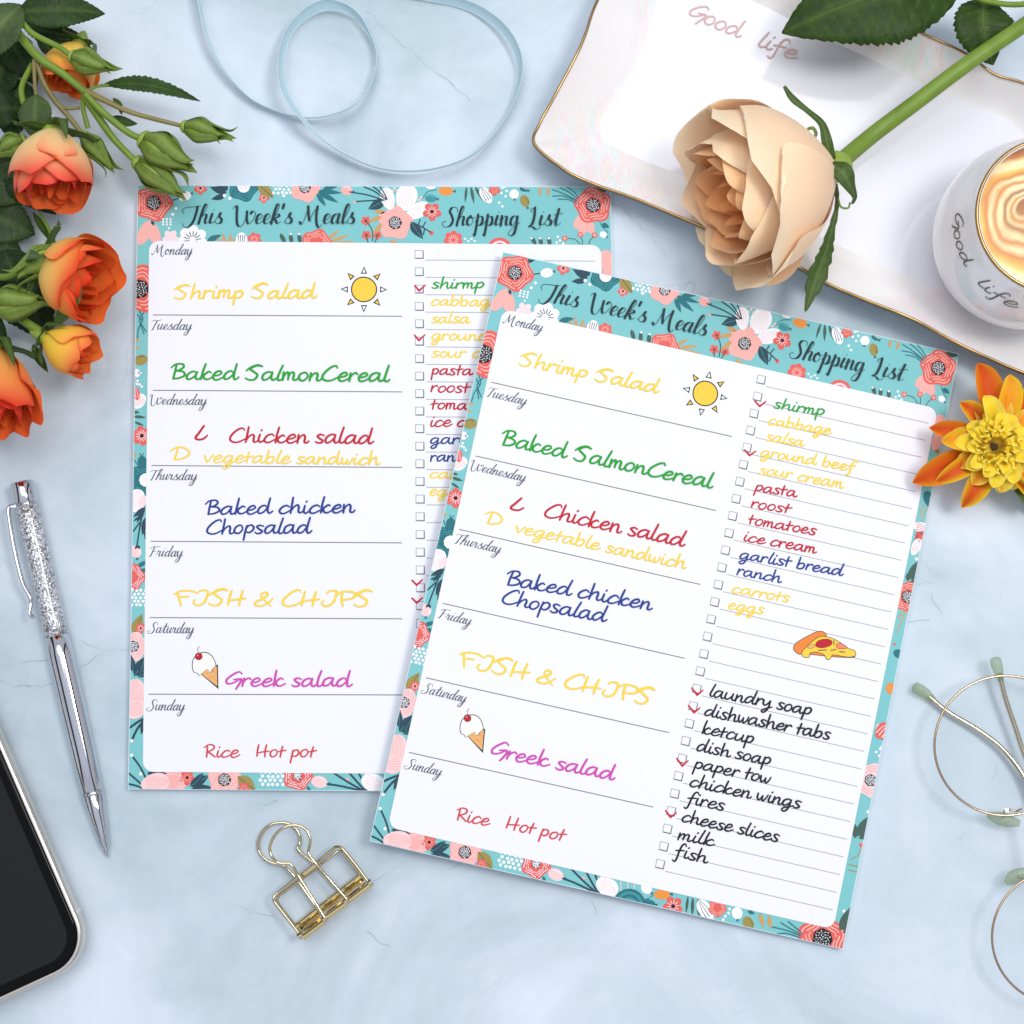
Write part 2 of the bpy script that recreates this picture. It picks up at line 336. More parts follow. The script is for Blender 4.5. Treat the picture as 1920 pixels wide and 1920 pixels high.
SCRIPT = {
'T': (.9, "-.45,1.0 -.62,1.4 -.25,1.68 .5,1.74 1.0,1.84|.72,1.74 .66,1.1 .48,.2 .12,-.35 -.3,-.32 -.45,.02"),
'h': (.95, "0.0,.1 .38,.9 .68,1.8 .58,2.05 .4,1.7 .22,.8 .1,0|.15,.35 .5,.95 .72,.85 .65,.35 .72,.02 1.0,.2"),
'i': (.52, ".05,.35 .28,1.0|.28,1 .16,.4 .22,.03 .5,.2|.38,1.4 .42,1.5"),
's': (.78, ".0,.1 .35,.85 .5,1.08|.5,1.08 .42,.75 .66,.45 .6,.1 .3,.0 .1,.18"),
'W': (1.95, "-.15,1.55 .05,1.85 .22,1.65|.2,1.75 .25,.9 .38,.0 .65,-.3 .9,-.1 1.1,.6 1.15,1.2|1.15,1.25 1.2,.5 1.4,-.02 1.75,.35 1.95,1.0 1.7,1.3 1.5,1.05"),
'e': (.7, ".0,.3 .45,.5 .62,.85 .42,1.02 .18,.7 .15,.2 .35,.0 .7,.25"),
'k': (.95, "0.0,.1 .38,.9 .66,1.8 .55,2.05 .38,1.7 .22,.8 .1,0|.2,.5 .55,.98 .75,.8 .3,.5|.3,.5 .5,.3 .65,.02 .95,.2"),
"'": (.3, ".12,2.0 .05,1.6"),
'M': (1.75, "-.3,.15 -.12,-.05 .1,.5 .32,1.7|.3,1.78 .42,.9 .55,.35|.55,.35 .85,1.2 1.15,1.72|1.15,1.78 1.12,.9 1.25,-.05 1.5,-.4 1.7,-.1"),
'a': (.95, ".72,.85 .5,1.02 .2,.75 .12,.25 .3,.0 .55,.3 .75,.98|.75,.98 .66,.35 .72,.03 1.0,.2"),
'l': (.5, "0,.15 .38,.8 .66,1.75 .55,2.05 .36,1.7 .2,.8 .18,.2 .3,.0 .55,.2"),
'S': (1.05, "1.1,1.45 1.05,1.85 .62,1.92 .4,1.5 .6,1.05 .75,.5 .5,-.05 .0,-.15 -.25,.25 .1,.45"),
'o': (.82, ".4,1.02 .15,.7 .12,.25 .35,.0 .6,.3 .62,.75 .42,1.02 .5,.8 .85,.85"),
'p': (.92, ".05,.35 .28,1.0|.28,1.15 .22,.2 .1,-.95 .0,-1.1 -.1,-.9|.2,.4 .45,.95 .7,.85 .7,.3 .45,.0 .22,.15|.45,.0 .7,.05 .98,.3"),
'n': (.92, ".0,.6 .15,1.0|.18,1.0 .12,0|.15,.35 .42,.95 .64,.9 .6,.35 .68,.02 .95,.2"),
'g': (.95, ".7,.85 .45,1.02 .18,.75 .12,.25 .3,.0 .52,.3 .72,.95|.72,.95 .68,.0 .52,-.85 .18,-1.1 .0,-.8 .4,-.2 1.0,.3"),
'L': (.85, ".15,1.4 .05,1.7 .38,1.88|.42,1.9 .42,1.0 .28,.2 .0,-.1|-.1,-.12 .3,-.15 .7,-.4 1.05,-.2"),
't': (.75, ".05,.3 .35,1.0|.55,1.75 .4,.9 .34,.2 .46,.0 .8,.25|.1,1.15 .45,1.2 .95,1.32"),
'd': (.95, ".72,.85 .5,1.02 .2,.75 .12,.25 .3,.0 .55,.3 .75,.98|1.0,2.0 .8,1.2 .66,.35 .72,.03 1.0,.2"),
'y': (.9, ".0,.6 .12,1.0|.15,1.0 .1,.4 .25,.03 .5,.3 .7,1.0|.72,1.0 .64,.0 .45,-.8 .15,-1.05 .0,-.75 .4,-.15 .95,.3"),
'u': (.92, ".05,.6 .18,1.0|.2,1 .12,.35 .25,.0 .5,.3 .68,.98|.7,1 .62,.35 .7,.03 .95,.2"),
'r': (.72, ".0,.3 .15,1.08 .2,.9 .5,.92|.5,.92 .42,.4 .48,.03 .75,.2"),
'7': (.85, "-.2,1.5 .15,1.75 .7,1.68 1.2,1.85|.62,1.7 .45,.9 .28,0 .1,-.1"),
'F': (1.0, ".4,1.7 .28,.8 .1,.0 -.15,.0|-.2,1.4 .2,1.75 1.25,1.82|.2,.9 .5,.95 .8,1.02"),
' ': (.95, ""),
}
def layout(text, font, slant=0.):
    """strokes of a text in pen units and its ink extent; a hand never repeats a letter exactly"""
    x = 0; out = []; rj = random.Random(len(text)*7+ord(text[0])+layout.n*13); layout.n += 1; J = .035 if font is HAND else 0.
    for ch in text:
        jy, js, jt = rj.uniform(-J, J), 1+rj.uniform(-J, J)*1.3, rj.uniform(-J, J)*1.2
        adv, s = font[ch]
        if s:
            for st in s.split('|'):
                pts = [tuple(map(float, p.split(','))) for p in st.split()]
                out.append([Vector((x+px+(slant+jt)*py+rj.uniform(-J, J)*.5, py*js+jy+rj.uniform(-J, J)*.5, 0)) for px, py in pts])
        x += adv
    xs = [p.x for st in out for p in st]
    return out, min(xs), max(xs)
layout.n = 0
def text_strokes(text, font, p0, p1, xh, pen, slant=0.):
    """-> list of (points, widths) on a baseline from p0 to p1 (y down)"""
    st, x0, x1 = layout(text, font, slant)
    p0, p1 = Vector((*p0, 0)), Vector((*p1, 0)); d = p1-p0; sx = d.length/(x1-x0); ex = d.normalized(); ey = Vector((ex.y, -ex.x, 0))
    res = []
    for pts in st:
        cur = catmull([p0+ex*((p.x-x0)*sx)+ey*(p.y*xh) for p in pts], 7)
        ws = []
        for i in range(len(cur)):
            a, b = cur[max(i-1, 0)], cur[min(i+1, len(cur)-1)]; dd = (b-a)
            down = max(0., -dd.dot(ey)/(dd.length+1e-9)) if dd.length else 0
            ws.append(pen(down, i/(len(cur)-1))*xh)
        res.append((cur, ws))
    return res
pen_round = lambda w: (lambda down, t: w*(.86+.22*down-.14*abs(2*t-1)**3))
pen_brush = lambda lo, hi: (lambda down, t: lo+(hi-lo)*min(1, down*1.25)**1.6)

# ------------------------------------------------------------------ flat print: filled shapes and strokes in the sheet's own coordinates
class Ink:
    def __init__(s, place, clip=None, z0=0., dz=2.5e-6):
        s.place, s.clip, s.z, s.dz = place, clip, z0, dz; s.g = G(); s.mats = []
    def mi(s, m):
        if m not in s.mats: s.mats.append(m)
        return s.mats.index(m)
    def poly(s, pts, m, z=None):
        pts = [(p[0], p[1]) for p in pts]
        if s.clip:
            x0, y0, x1, y1 = s.clip
            for ax, lim, sg in ((0, x0, 1), (0, x1, -1), (1, y0, 1), (1, y1, -1)):
                out = []
                for i in range(len(pts)):
                    a, b = pts[i-1], pts[i]; da, db = sg*(a[ax]-lim), sg*(b[ax]-lim)
                    if (da >= 0) != (db >= 0):
                        k = da/(da-db); out.append((a[0]+(b[0]-a[0])*k, a[1]+(b[1]-a[1])*k))
                    if db >= 0: out.append(b)
                pts = out
                if len(pts) < 3: return
        if len(pts) < 3: return
        z = s.z if z is None else z
        k = len(s.g.v); s.g.v += [s.place(p[0], p[1], z) for p in pts]
        area_ = sum(pts[i-1][0]*pts[i][1]-pts[i][0]*pts[i-1][1] for i in range(len(pts)))
        idx = list(range(k, k+len(pts)))
        s.g.f.append(tuple(idx if area_ < 0 else idx[::-1])); s.g.m.append(s.mi(m)); s.g.c += [(1, 1, 1)]*len(pts); s.g.uv += [(0, 0)]*len(pts)
        if z == s.z: s.z += s.dz
    def disc(s, x, y, rx, m, ry=None, rot=0., n=20, wob=0., lob=5, ph=0.):
        ry = ry or rx; c, q = cos(rot), sin(rot); pts = []
        for i in range(n):
            a = 2*pi*i/n; k = 1+wob*cos(lob*a+ph); u, v = rx*k*cos(a), ry*k*sin(a); pts.append((x+u*c-v*q, y+u*q+v*c))
        s.poly(pts, m)
    def line(s, pts, w, m, raw=False):
        """pen stroke, w = width or per-point widths"""
        cur = pts if raw else catmull([(*p, 0) for p in pts], 6)
        ws = w if isinstance(w, list) else [w]*len(cur)
        if len(ws) != len(cur): ws = [ws[0]+(ws[-1]-ws[0])*i/(len(cur)-1) for i in range(len(cur))]
        z = s.z; n = len(cur); L_, R_ = [], []
        for i, p in enumerate(cur):
            d = Vector(cur[min(i+1, n-1)])-Vector(cur[max(i-1, 0)]); d = d.normalized() if d.length > 1e-9 else Vector((1, 0, 0))
            nn = Vector((-d.y, d.x, 0))*ws[i]*.5; L_.append(Vector(p)+nn); R_.append(Vector(p)-nn)
        for i in range(n-1):
            s.poly([L_[i], L_[i+1], R_[i+1], R_[i]], m, z+i*s.dz*.12)
        s.z = z+(n+1)*s.dz*.12+s.dz
        for i in (0, n-1):
            if ws[i] > 0: s.disc(cur[i].x, cur[i].y, ws[i]*.5, m, n=10)
    def text(s, text, font, p0, p1, xh, pen, m, slant=0.):
        for cur, ws in text_strokes(text, font, p0, p1, xh, pen, slant): s.line(cur, ws, m, raw=True)
    def leaf(s, x, y, ang, ln, wd, m, vein=None, n=9):
        c, q = cos(ang), sin(ang); P = lambda u, v: (x+u*c-v*q, y+u*q+v*c)
        top = [P(ln*i/n, wd*.5*sin(pi*(i/n)**.8)) for i in range(n+1)]; bot = [P(ln*i/n, -wd*.5*sin(pi*(i/n)**.8)) for i in range(n-1, 0, -1)]
        s.poly(top+bot, m)
        if vein: s.line([P(0, 0), P(ln*.5, wd*.03), P(ln*.9, 0)], max(.8, wd*.06), vein)
    def build(s, name, parent):
        if not s.g.f: return None
        return s.g.build(name, s.mats, parent, smooth=False)

def ink_mat(name, col, rough=.6): return mat(name, col, rough, spec=.25)
P_TEAL = ink_mat('print_turquoise', (.205, .545, .560)); P_CORAL = ink_mat('print_coral', (.760, .125, .105)); P_CORALL = ink_mat('print_pale_coral', (.900, .470, .400))
P_PINK = ink_mat('print_pink', (.900, .430, .400)); P_PINKL = ink_mat('print_light_pink', (.920, .620, .620)); P_PALE = ink_mat('print_blush', (.900, .720, .770))
P_NAVY = ink_mat('print_navy', (.025, .065, .095)); P_DTEAL = ink_mat('print_deep_teal', (.020, .165, .195)); P_MTEAL = ink_mat('print_mid_teal', (.050, .290, .320))
P_OLIVE = ink_mat('print_olive', (.340, .270, .070)); P_ORANGE = ink_mat('print_orange', (.830, .290, .050)); P_TAN = ink_mat('print_tan', (.600, .330, .120))
P_WHITE = ink_mat('print_white', (.900, .900, .930)); P_BLACK = ink_mat('print_black', (.012, .014, .018)); P_GREEN = ink_mat('print_dark_green', (.060, .120, .095)); P_GREY = ink_mat('print_grey', (.45, .45, .46))
PAPER = mat('white_paper', (.850, .855, .915), .7, spec=.2); PAPERE = mat('paper_edge', (.70, .80, .84), .8, spec=.1, var=.08, vscale=900)
RULE = ink_mat('ruled_line_grey', (.22, .21, .21)); RULE2 = ink_mat('ruled_line_light_grey', (.38, .37, .38)); BOXL = ink_mat('checkbox_grey', (.33, .33, .35)); BOXD = ink_mat('checkbox_dark_grey', (.16, .16, .17))
HEAD = ink_mat('heading_ink', (.012, .035, .045)); DAYI = ink_mat('day_ink', (.075, .095, .105))
I_Y = ink_mat('yellow_marker', (.920, .650, .055)); I_G = ink_mat('green_marker', (.012, .340, .022)); I_R = ink_mat('red_marker', (.530, .012, .022)); I_B = ink_mat('blue_marker', (.018, .045, .250))
I_P = ink_mat('magenta_marker', (.600, .070, .420)); I_R2 = ink_mat('light_red_marker', (.660, .055, .050)); I_K = ink_mat('black_marker', (.008, .008, .009)); I_C = ink_mat('red_tick_ink', (.570, .010, .025))
ST_Y = ink_mat('sticker_yellow', (.930, .600, .060)); ST_W = ink_mat('sticker_white', (.900, .900, .870)); ST_CR = ink_mat('sticker_cream', (.890, .870, .820)); ST_CONE = ink_mat('sticker_cone', (.800, .450, .170)); ST_O = ink_mat('sticker_crust', (.830, .240, .045)); ST_RED = ink_mat('sticker_red', (.520, .012, .030)); ST_S = ink_mat('sticker_salmon', (.820, .250, .130))

# ------------------------------------------------------------------ notepads
TH = .004; DW, DH = 890., 1135.
def bilin_inv(q, p):
    u, v = .5, .5
    for _ in range(12):
        f = (q[0]*(1-u)+q[1]*u)*(1-v)+(q[3]*(1-u)+q[2]*u)*v-p
        fu = (q[1]-q[0])*(1-v)+(q[2]-q[3])*v; fv = (q[3]-q[0])*(1-u)+(q[2]-q[1])*u
        det = fu.x*fv.y-fu.y*fv.x
        u -= (f.x*fv.y-f.y*fv.x)/det; v -= (fu.x*f.y-fu.y*f.x)/det
    return u, v
class Sheet:
    """the top face of a pad: photo pixels <-> sheet coordinates (890 x 1135, y down)"""
    def __init__(s, corners, origin, normal):
        s.o, s.n = origin, normal.normalized(); s.q = [s.hit(*c) for c in corners]
    def hit(s, px, py):
        d = ray(px, py); return CAM+d*((s.o-CAM).dot(s.n)/d.dot(s.n))
    def uv(s, px, py):
        u, v = bilin_inv([Vector((a.x, a.y)) for a in s.q], s.hit(px, py).to_2d()); return (u*DW, v*DH)
    def place(s, x, y, z=0.):
        u, v = x/DW, y/DH; q = s.q
        return (q[0]*(1-u)+q[1]*u)*(1-v)+(q[3]*(1-u)+q[2]*u)*v+s.n*z
sheet1 = Sheet([(258, 347), (1145, 350), (1166, 1487), (240, 1480)], Vector((0, 0, TH)), Vector((0, 0, 1)))
tr, br = at(1798, 663, TH), at(1580, 1780, TH)
ey_ = (tr-br).normalized(); ex_ = ey_.cross(Vector((0, 0, 1))); sl = radians(2.5)
exs = ex_*cos(sl)-Vector((0, 0, 1))*sin(sl)
sheet2 = Sheet([(943, 472), (1798, 663), (1580, 1780), (693, 1577)], tr, exs.cross(ey_))
A2 = radians(12.6)

def motifs():
    """the printed flowers: (name, draw function) in sheet coordinates"""
    a = lambda x, y: sheet1.uv(x, y); b = lambda x, y: sheet2.uv(x, y)
    M = []; rnd = random.Random(4)
    def add(name): return lambda f: M.append((name, f))
    def rose(p, r, col=P_CORAL, lite=P_CORALL, cen=True, squash=1., ph=0., cr=.40):
        def f(k, p=p):
            x, y = p
            k.disc(x, y, r, col, r*squash, n=40, wob=.09, lob=5, ph=ph)
            for i, (rr, w) in enumerate(((.84, .075), (.68, .07), (.54, .06))):
                for j in range(5):
                    a0 = ph*.2+2*pi*j/5+i*.25+pi/5; pts = []
                    for q in range(7):
                        an = a0-.5+q*.17; wv = 1+.09*cos(5*an+ph); pts.append((x+r*rr*wv*cos(an), y+r*squash*rr*wv*sin(an)))
                    k.line(pts, [r*w*.3, r*w*1.3, r*w*1.3, r*w*1.3, r*w*1.3, r*w*1.2, r*w*.3] and [r*w*.9, r*w*.7], lite)
            if cen:
                k.disc(x, y, r*cr, P_BLACK, r*cr*squash, n=22, wob=.05, lob=7)
                for i in range(34):
                    an = i*2.4; q = r*cr*.86*sqrt(i/34); X, Y = x+q*cos(an), y+q*sin(an)*squash; dd = rnd.uniform(0, pi)
                    k.line([(X-1.4*cos(dd), Y-1.4*sin(dd)), (X+1.4*cos(dd), Y+1.4*sin(dd))], 1.2, P_WHITE if i % 3 else P_GREY)
        M.append(('printed_rose', f))
    def flower(p, r, col=P_CORAL, ln=P_WHITE, n=5, ph=0.3, cen=P_BLACK, name='printed_flower', cr=.2):
        def f(k):
            x, y = p
            for j in range(n):
                an = ph+2*pi*j/n; k.disc(x+r*.55*cos(an), y+r*.55*sin(an), r*.52, col, r*.40, rot=an, n=14)
            k.disc(x, y, r*.45, col, n=12)
            for j in range(n*2):
                an = ph+pi*j/n; k.line([(x+r*.26*cos(an), y+r*.26*sin(an)), (x+r*.6*cos(an), y+r*.6*sin(an))], max(.7, r*.06), ln)
            if cen: k.disc(x, y, r*cr, cen, n=10)
        M.append((name, f))
    def leafs(p, specs, col, vein=None, name='printed_leaf'):
        def f(k):
            for dx, dy, an, ln, wd in specs: k.leaf(p[0]+dx, p[1]+dy, radians(an), ln, wd, col, vein)
        M.append((name, f))
    def dots(pts, r=2.6, col=P_WHITE, name='printed_dots'):
        def f(k):
            for p in pts: k.disc(p[0], p[1], r, col, n=10)
        M.append((name, f))
    def cluster(p, w, h, r=3., step=8.):
        pts = []
        for i in range(int(h/step)+1):
            for j in range(int(w/step)+1): pts.append((p[0]-w/2+j*step+(i % 2)*step/2+rnd.uniform(-.8, .8), p[1]-h/2+i*step*.86+rnd.uniform(-.8, .8)))
        dots(pts, r)
    def berry(p, rx, ry, col, rot=0., hl=None, tail=True):
        def f(k):
            x, y = p; c, q = cos(rot), sin(rot)
            k.disc(x, y, rx, col, ry, rot, n=18)
            k.line([(x-rx*.6*c+ry*.45*q, y-rx*.6*q-ry*.45*c), (x+ry*.7*q, y-ry*.7*c), (x+rx*.6*c+ry*.45*q, y+rx*.6*q-ry*.45*c)], [.6, 1.4], hl or P_WHITE)
            if tail:
                for dy in (-.5, 0, .5): k.line([(x+rx*.95*c, y+rx*.95*q), (x+rx*1.35*c-dy*5*q, y+rx*1.35*q+dy*5*c)], 1.1, P_NAVY)
        M.append(('printed_berry', f))
    def strokes(lines, w, col, name='printed_sprig'):
        def f(k):
            for l in lines: k.line(l, w, col)
        M.append((name, f))
    def petal(p, rx, ry, rot, col, strc, n=4, name='printed_petal'):
        def f(k):
            x, y = p; r_ = radians(rot); c, q = cos(r_), sin(r_)
            k.disc(x, y, rx, col, ry, r_, n=24, wob=.04, lob=3)
            for i in range(n):
                v = (i-(n-1)/2)*ry*1.5/max(1, n); pts = [(-rx*.9, v*.25), (-.1*rx, v*.9), (rx*.62, v)]
                k.line([(x+u*c-w_*q, y+u*q+w_*c) for u, w_ in pts], [.7, 1.5], strc)
        M.append((name, f))
    # ---- heading band
    leafs(a(292, 356), [(0, 0, -60, 16, 9), (6, 2, -20, 24, 8)], P_NAVY)
    berry(a(347, 368), 12, 9, P_WHITE, -.4, P_PINKL); strokes([[a(318, 378), a(334, 372)]], 2.2, P_NAVY)
    rose(a(288, 381), 34); dots([a(330, 391), a(324, 402)], 3)
    flower(a(376, 353), 12)
    leafs(a(425, 362), [(0, 0, 200, 34, 13), (-4, -6, 225, 26, 11), (-2, 5, 165, 28, 11), (0, -4, 250, 18, 10)], P_NAVY)
    rose(a(456, 351), 27, P_DTEAL, P_MTEAL, False); dots([a(457, 350)], 12); strokes([[a(450, 350), a(455, 356)], [a(458, 349), a(463, 355)]], 1.4, P_PINKL)
    dots([a(421, 367), a(431, 372)], 3.2)
    leafs(a(484, 345), [(0, 0, 42, 40, 20)], P_OLIVE, P_NAVY); flower(a(495, 371), 10)
    cluster(a(530, 357), 34, 18); dots([a(532, 367)], 3)
    rose(a(572, 352), 27, P_PINK, P_CORALL)
    leafs(a(596, 358), [(0, 0, 5, 46, 9), (0, 2, 28, 44, 10), (-2, 5, 55, 30, 9), (10, -4, -12, 30, 9)], P_DTEAL)
    strokes([[a(656, 360), a(690, 366), a(722, 376)], [a(668, 378), a(700, 376), a(720, 376)], [a(682, 350), a(704, 360), a(722, 374)], [a(699, 349), a(712, 360), a(724, 374)], [a(712, 349), a(720, 362), a(726, 374)]], 2.4, P_NAVY)
    berry(a(650, 357), 11, 9, P_PINK, .2); dots([a(666, 379)], 3, P_PINK)
    leafs(a(722, 376), [(0, 0, 152, 36, 19)], P_NAVY, P_MTEAL)
    leafs(a(722, 398), [(0, 0, 185, 22, 8), (-4, 8, 160, 30, 8), (-4, 20, 130, 32, 8), (10, 52, 60, 30, 10), (20, 54, 100, 22, 12)], P_TAN)
    flower(a(810, 397), 17, P_CORAL)
    petal(a(727, 372), 22, 13, 75, P_WHITE, P_PINKL); petal(a(762, 370), 26, 20, 105, P_WHITE, P_PINKL, 5); petal(a(784, 395), 25, 14, 150, P_WHITE, P_PINKL)
    dots([a(740, 353), a(745, 358), a(736, 358), a(790, 370), a(786, 375)], 2.6, P_PINKL)
    rose(a(741, 418), 31, P_PINK, P_CORALL, ph=1.)
    leafs(a(770, 416), [(0, 0, 55, 40, 18)], P_NAVY, P_MTEAL)
    strokes([[a(776, 418), a(792, 426), a(808, 436)], [a(784, 422), a(788, 412)], [a(792, 427), a(798, 416)], [a(786, 424), a(783, 434)], [a(796, 430), a(794, 440)]], 2.2, P_NAVY); dots([a(809, 437)], 4.5, P_CORAL)
    berry(a(836, 358), 14, 9, P_ORANGE, .05, P_TAN); berry(a(808, 372), 11, 7.5, P_MTEAL, .1, P_TEAL); strokes([[a(792, 372), a(802, 360), a(818, 356)]], 1.4, P_DTEAL); berry(a(808, 351), 9, 4, P_WHITE, 0., P_WHITE, False)
    strokes([[a(686, 414), a(697, 430), a(699, 452)], [a(687, 441), a(690, 454)], [a(707, 441), a(704, 454)]], 2., P_GREEN)
    flower(a(686, 414), 9, P_CORAL, P_CORAL, cr=.25); flower(a(687, 441), 9, P_CORAL, P_CORAL, cr=.25); flower(a(708, 441), 8, P_CORAL, P_CORAL, cr=.25)
    leafs(a(875, 350), [(0, 0, 96, 32, 5), (8, 0, 80, 34, 6), (16, 0, 62, 30, 6)], P_GREEN); petal(a(911, 366), 17, 10, 60, P_WHITE, P_NAVY, 3); flower(a(927, 356), 11, P_CORAL, P_CORALL, cen=None)
    dots([a(942, 352), a(950, 358), a(940, 362), a(948, 368), a(936, 380), a(942, 387), a(946, 350)], 2.5)
    berry(a(964, 364), 9, 9, P_WHITE, 1.5, P_WHITE); berry(a(984, 377), 12, 8.5, P_OLIVE, 1.2, P_NAVY); berry(a(982, 355), 8, 4.5, P_DTEAL, .3)
    leafs(a(1013, 352), [(0, 0, 95, 17, 6), (15, 0, 92, 17, 6), (8, -6, 92, 8, 5)], P_TAN)
    strokes([[a(1036, 356), a(1058, 364), a(1082, 376)], [a(1036, 368), a(1058, 368), a(1082, 378)], [a(1050, 352), a(1066, 360), a(1084, 374)], [a(1062, 350), a(1076, 360), a(1086, 372)], [a(1046, 374), a(1064, 374), a(1082, 382)]], 1.8, P_DTEAL)
    leafs(a(1112, 358), [(0, 0, -8, 34, 12)], P_GREEN)
    for q_, rot in (((1087, 416), 130), ((1104, 424), 60), ((1093, 424), 95)): petal(a(*q_), 15, 10, rot, P_PINK, P_CORALL)
    rose(a(1112, 385), 34, ph=2.2)
    leafs(a(1128, 420), [(0, 0, 25, 16, 9)], P_DTEAL); berry(a(1131, 440), 7, 6, P_WHITE, .6, P_WHITE); strokes([[a(1124, 414), a(1128, 424), a(1140, 436)]], 1.3, P_DTEAL)
    strokes([[a(1061, 447), a(1078, 449), a(1091, 462)], [a(1088, 441), a(1092, 452), a(1092, 464)], [a(1115, 441), a(1106, 452), a(1103, 464)]], 1.5, P_GREEN)
    for q_ in ((1059, 447), (1088, 440), (1115, 441)): flower(a(*q_), 5.5, P_CORAL, P_CORALL, cen=P_PALE)
    dots([a(1046, 444), a(1050, 451), a(1044, 455), a(1056, 457)], 2.4)
    # ---- under the heading, cut by the writing panel
    petal(a(272, 436), 25, 12, 115, P_PINK, P_CORALL, 5); petal(a(288, 438), 24, 12, 65, P_PINK, P_CORALL, 5); leafs(a(284, 414), [(0, 0, 60, 11, 6)], P_NAVY)
    dots([a(306+7*i, 411+5*j) for i in range(3) for j in range(3)]+[a(317, 428)], 2.2)
    flower(a(320, 446), 15, P_PALE, P_PINKL, cen=None); flower(a(361, 450), 27, P_WHITE, P_NAVY, 7, cen=None)
    leafs(a(388, 452), [(0, 0, -24, 30, 11)], P_DTEAL); leafs(a(424, 458), [(0, 0, -110, 24, 6), (6, 0, -82, 22, 6), (-8, 0, -125, 16, 5), (10, 0, -50, 18, 6)], P_TAN)
    petal(a(453, 449), 13, 11, -90, P_WHITE, P_NAVY, 4); flower(a(477, 449), 13, P_CORAL, P_PINKL, 6, cen=None)
    for x_ in (525, 544, 560):
        leafs(a(x_, 437), [(0, 0, 62 if x_ == 525 else 80, 26, 8)], P_GREEN); dots([a(x_+1, 439)], 2.2)
    rose(a(594, 458), 28, cen=False); leafs(a(614, 450), [(0, 0, -42, 30, 6), (3, 4, -20, 44, 6), (5, 8, -6, 48, 7)], P_TAN)
    flower(a(850, 450), 17, P_CORAL, P_PINKL, 7, cen=None); dots([a(872+6*i, 448+4*(i % 2)) for i in range(4)], 2.2)
    def arch(k, p=a(937, 468)):
        for r_, m_ in ((23, P_CORAL), (17, P_PALE), (13, P_CORAL), (8, P_PALE), (6, P_BLACK)): k.disc(p[0], p[1], r_, m_, n=30)
    M.append(('printed_rose', arch))
    for x_ in (996, 1012, 1028):
        leafs(a(x_, 444), [(0, 0, 60 if x_ == 996 else 78, 20, 8)], P_GREEN); dots([a(x_+1, 447)], 2.2)
    # ---- left edge
    rose(a(262, 542), 44, ph=.6); strokes([[a(262, 584), a(268, 598), a(260, 616), a(258, 634)], [a(270, 586), a(262, 600), a(270, 626)], [a(264, 606), a(274, 622)], [a(258, 590), a(266, 600)]], 2., P_DTEAL)
    leafs(a(246, 638), [(0, 0, 0, 18, 6), (-2, 14, 0, 20, 6)], P_TAN); berry(a(264, 675), 13, 10, P_OLIVE, -.35, P_NAVY, False)
    leafs(a(250, 700), [(0, 0, -4, 16, 16)], P_WHITE); strokes([[a(264, 696), a(259, 699), a(264, 702)]], 1.2, P_NAVY); dots([a(258, 714), a(257, 720), a(262, 721), a(266, 725)], 2.5)
    petal(a(256, 738), 12, 6, 80, P_CORAL, P_PINKL, 2); petal(a(259, 752), 16, 13, -40, P_WHITE, P_PINK, 5)
    leafs(a(250, 773), [(0, 0, 0, 12, 5), (0, 8, 4, 24, 6), (2, 18, 22, 20, 5)], P_GREEN)
    flower(a(266, 817), 18, P_CORAL, P_WHITE, 6); leafs(a(250, 848), [(0, 0, 60, 10, 6)], P_TAN)
    berry(a(267, 866), 11, 9, P_DTEAL, 1.4, P_DTEAL, False); strokes([[a(252, 862), a(258, 872), a(264, 880)], [a(265, 856), a(262, 850)], [a(265, 856), a(270, 850)]], 1.3, P_NAVY)
    rose(a(268, 901), 31, P_DTEAL, P_MTEAL, False); dots([a(274, 900)], 13); strokes([[a(270, 896), a(274, 904)], [a(276, 895), a(279, 903)]], 1.3, P_PINKL)
    petal(a(256, 938), 22, 15, 100, P_WHITE, P_PINKL, 5); petal(a(268, 940), 12, 7, 100, P_PALE, P_PINKL, 3)
    leafs(a(272, 950), [(0, 0, 115, 34, 8), (0, 2, 140, 28, 9), (2, 20, 100, 34, 11), (0, 30, 70, 30, 6), (-2, 16, 150, 22, 6)], P_NAVY)
    strokes([[a(268, 956), a(262, 990), a(257, 1022)], [a(268, 980), a(273, 1010)], [a(262, 980), a(250, 996)]], 3., P_NAVY)
    berry(a(255, 1034), 12, 10, P_PINKL, 1.4); leafs(a(258, 1022), [(0, 0, 120, 9, 5), (0, 0, 60, 9, 5)], P_NAVY)
    leafs(a(256, 1064), [(0, 0, -32, 26, 8), (2, 8, -12, 26, 8), (4, 18, 4, 22, 8)], P_DTEAL)
    rose(a(247, 1082), 24, P_CORAL, P_PALE, False); cluster(a(260, 1124), 24, 34)
    leafs(a(250, 1190), [(0, 0, -68, 42, 20)], P_OLIVE, P_GREEN); flower(a(264, 1178), 10, P_CORAL, P_WHITE)
    rose(a(250, 1212), 26, P_PINKL, P_PINK, True); 
    leafs(a(252, 1268), [(0, 0, -60, 44, 20), (6, 0, -20, 22, 10), (6, -10, -30, 22, 10), (-2, -8, -100, 34, 12), (10, -4, -75, 34, 12)], P_NAVY, P_MTEAL)
    petal(a(256, 1298), 26, 17, 80, P_PINKL, P_PINK, 5); petal(a(254, 1330), 20, 17, -20, P_PINKL, P_PINK, 5)
    strokes([[a(272, 1346), a(258, 1354), a(244, 1364)], [a(272, 1348), a(258, 1366), a(248, 1386)]], 4.5, P_NAVY); leafs(a(274, 1344), [(0, 0, 105, 34, 12)], P_NAVY)
    dots([a(247, 1389), a(247, 1416), a(264, 1451)], 3.2)
    strokes([[a(250, 1420), a(264, 1440), a(276, 1464)], [a(242, 1450), a(258, 1464), a(276, 1480)], [a(242, 1470), a(258, 1474), a(274, 1482)]], 3.4, P_NAVY)
    # ---- foot
    leafs(a(276, 1450), [(0, 0, 0, 36, 12)], P_NAVY)
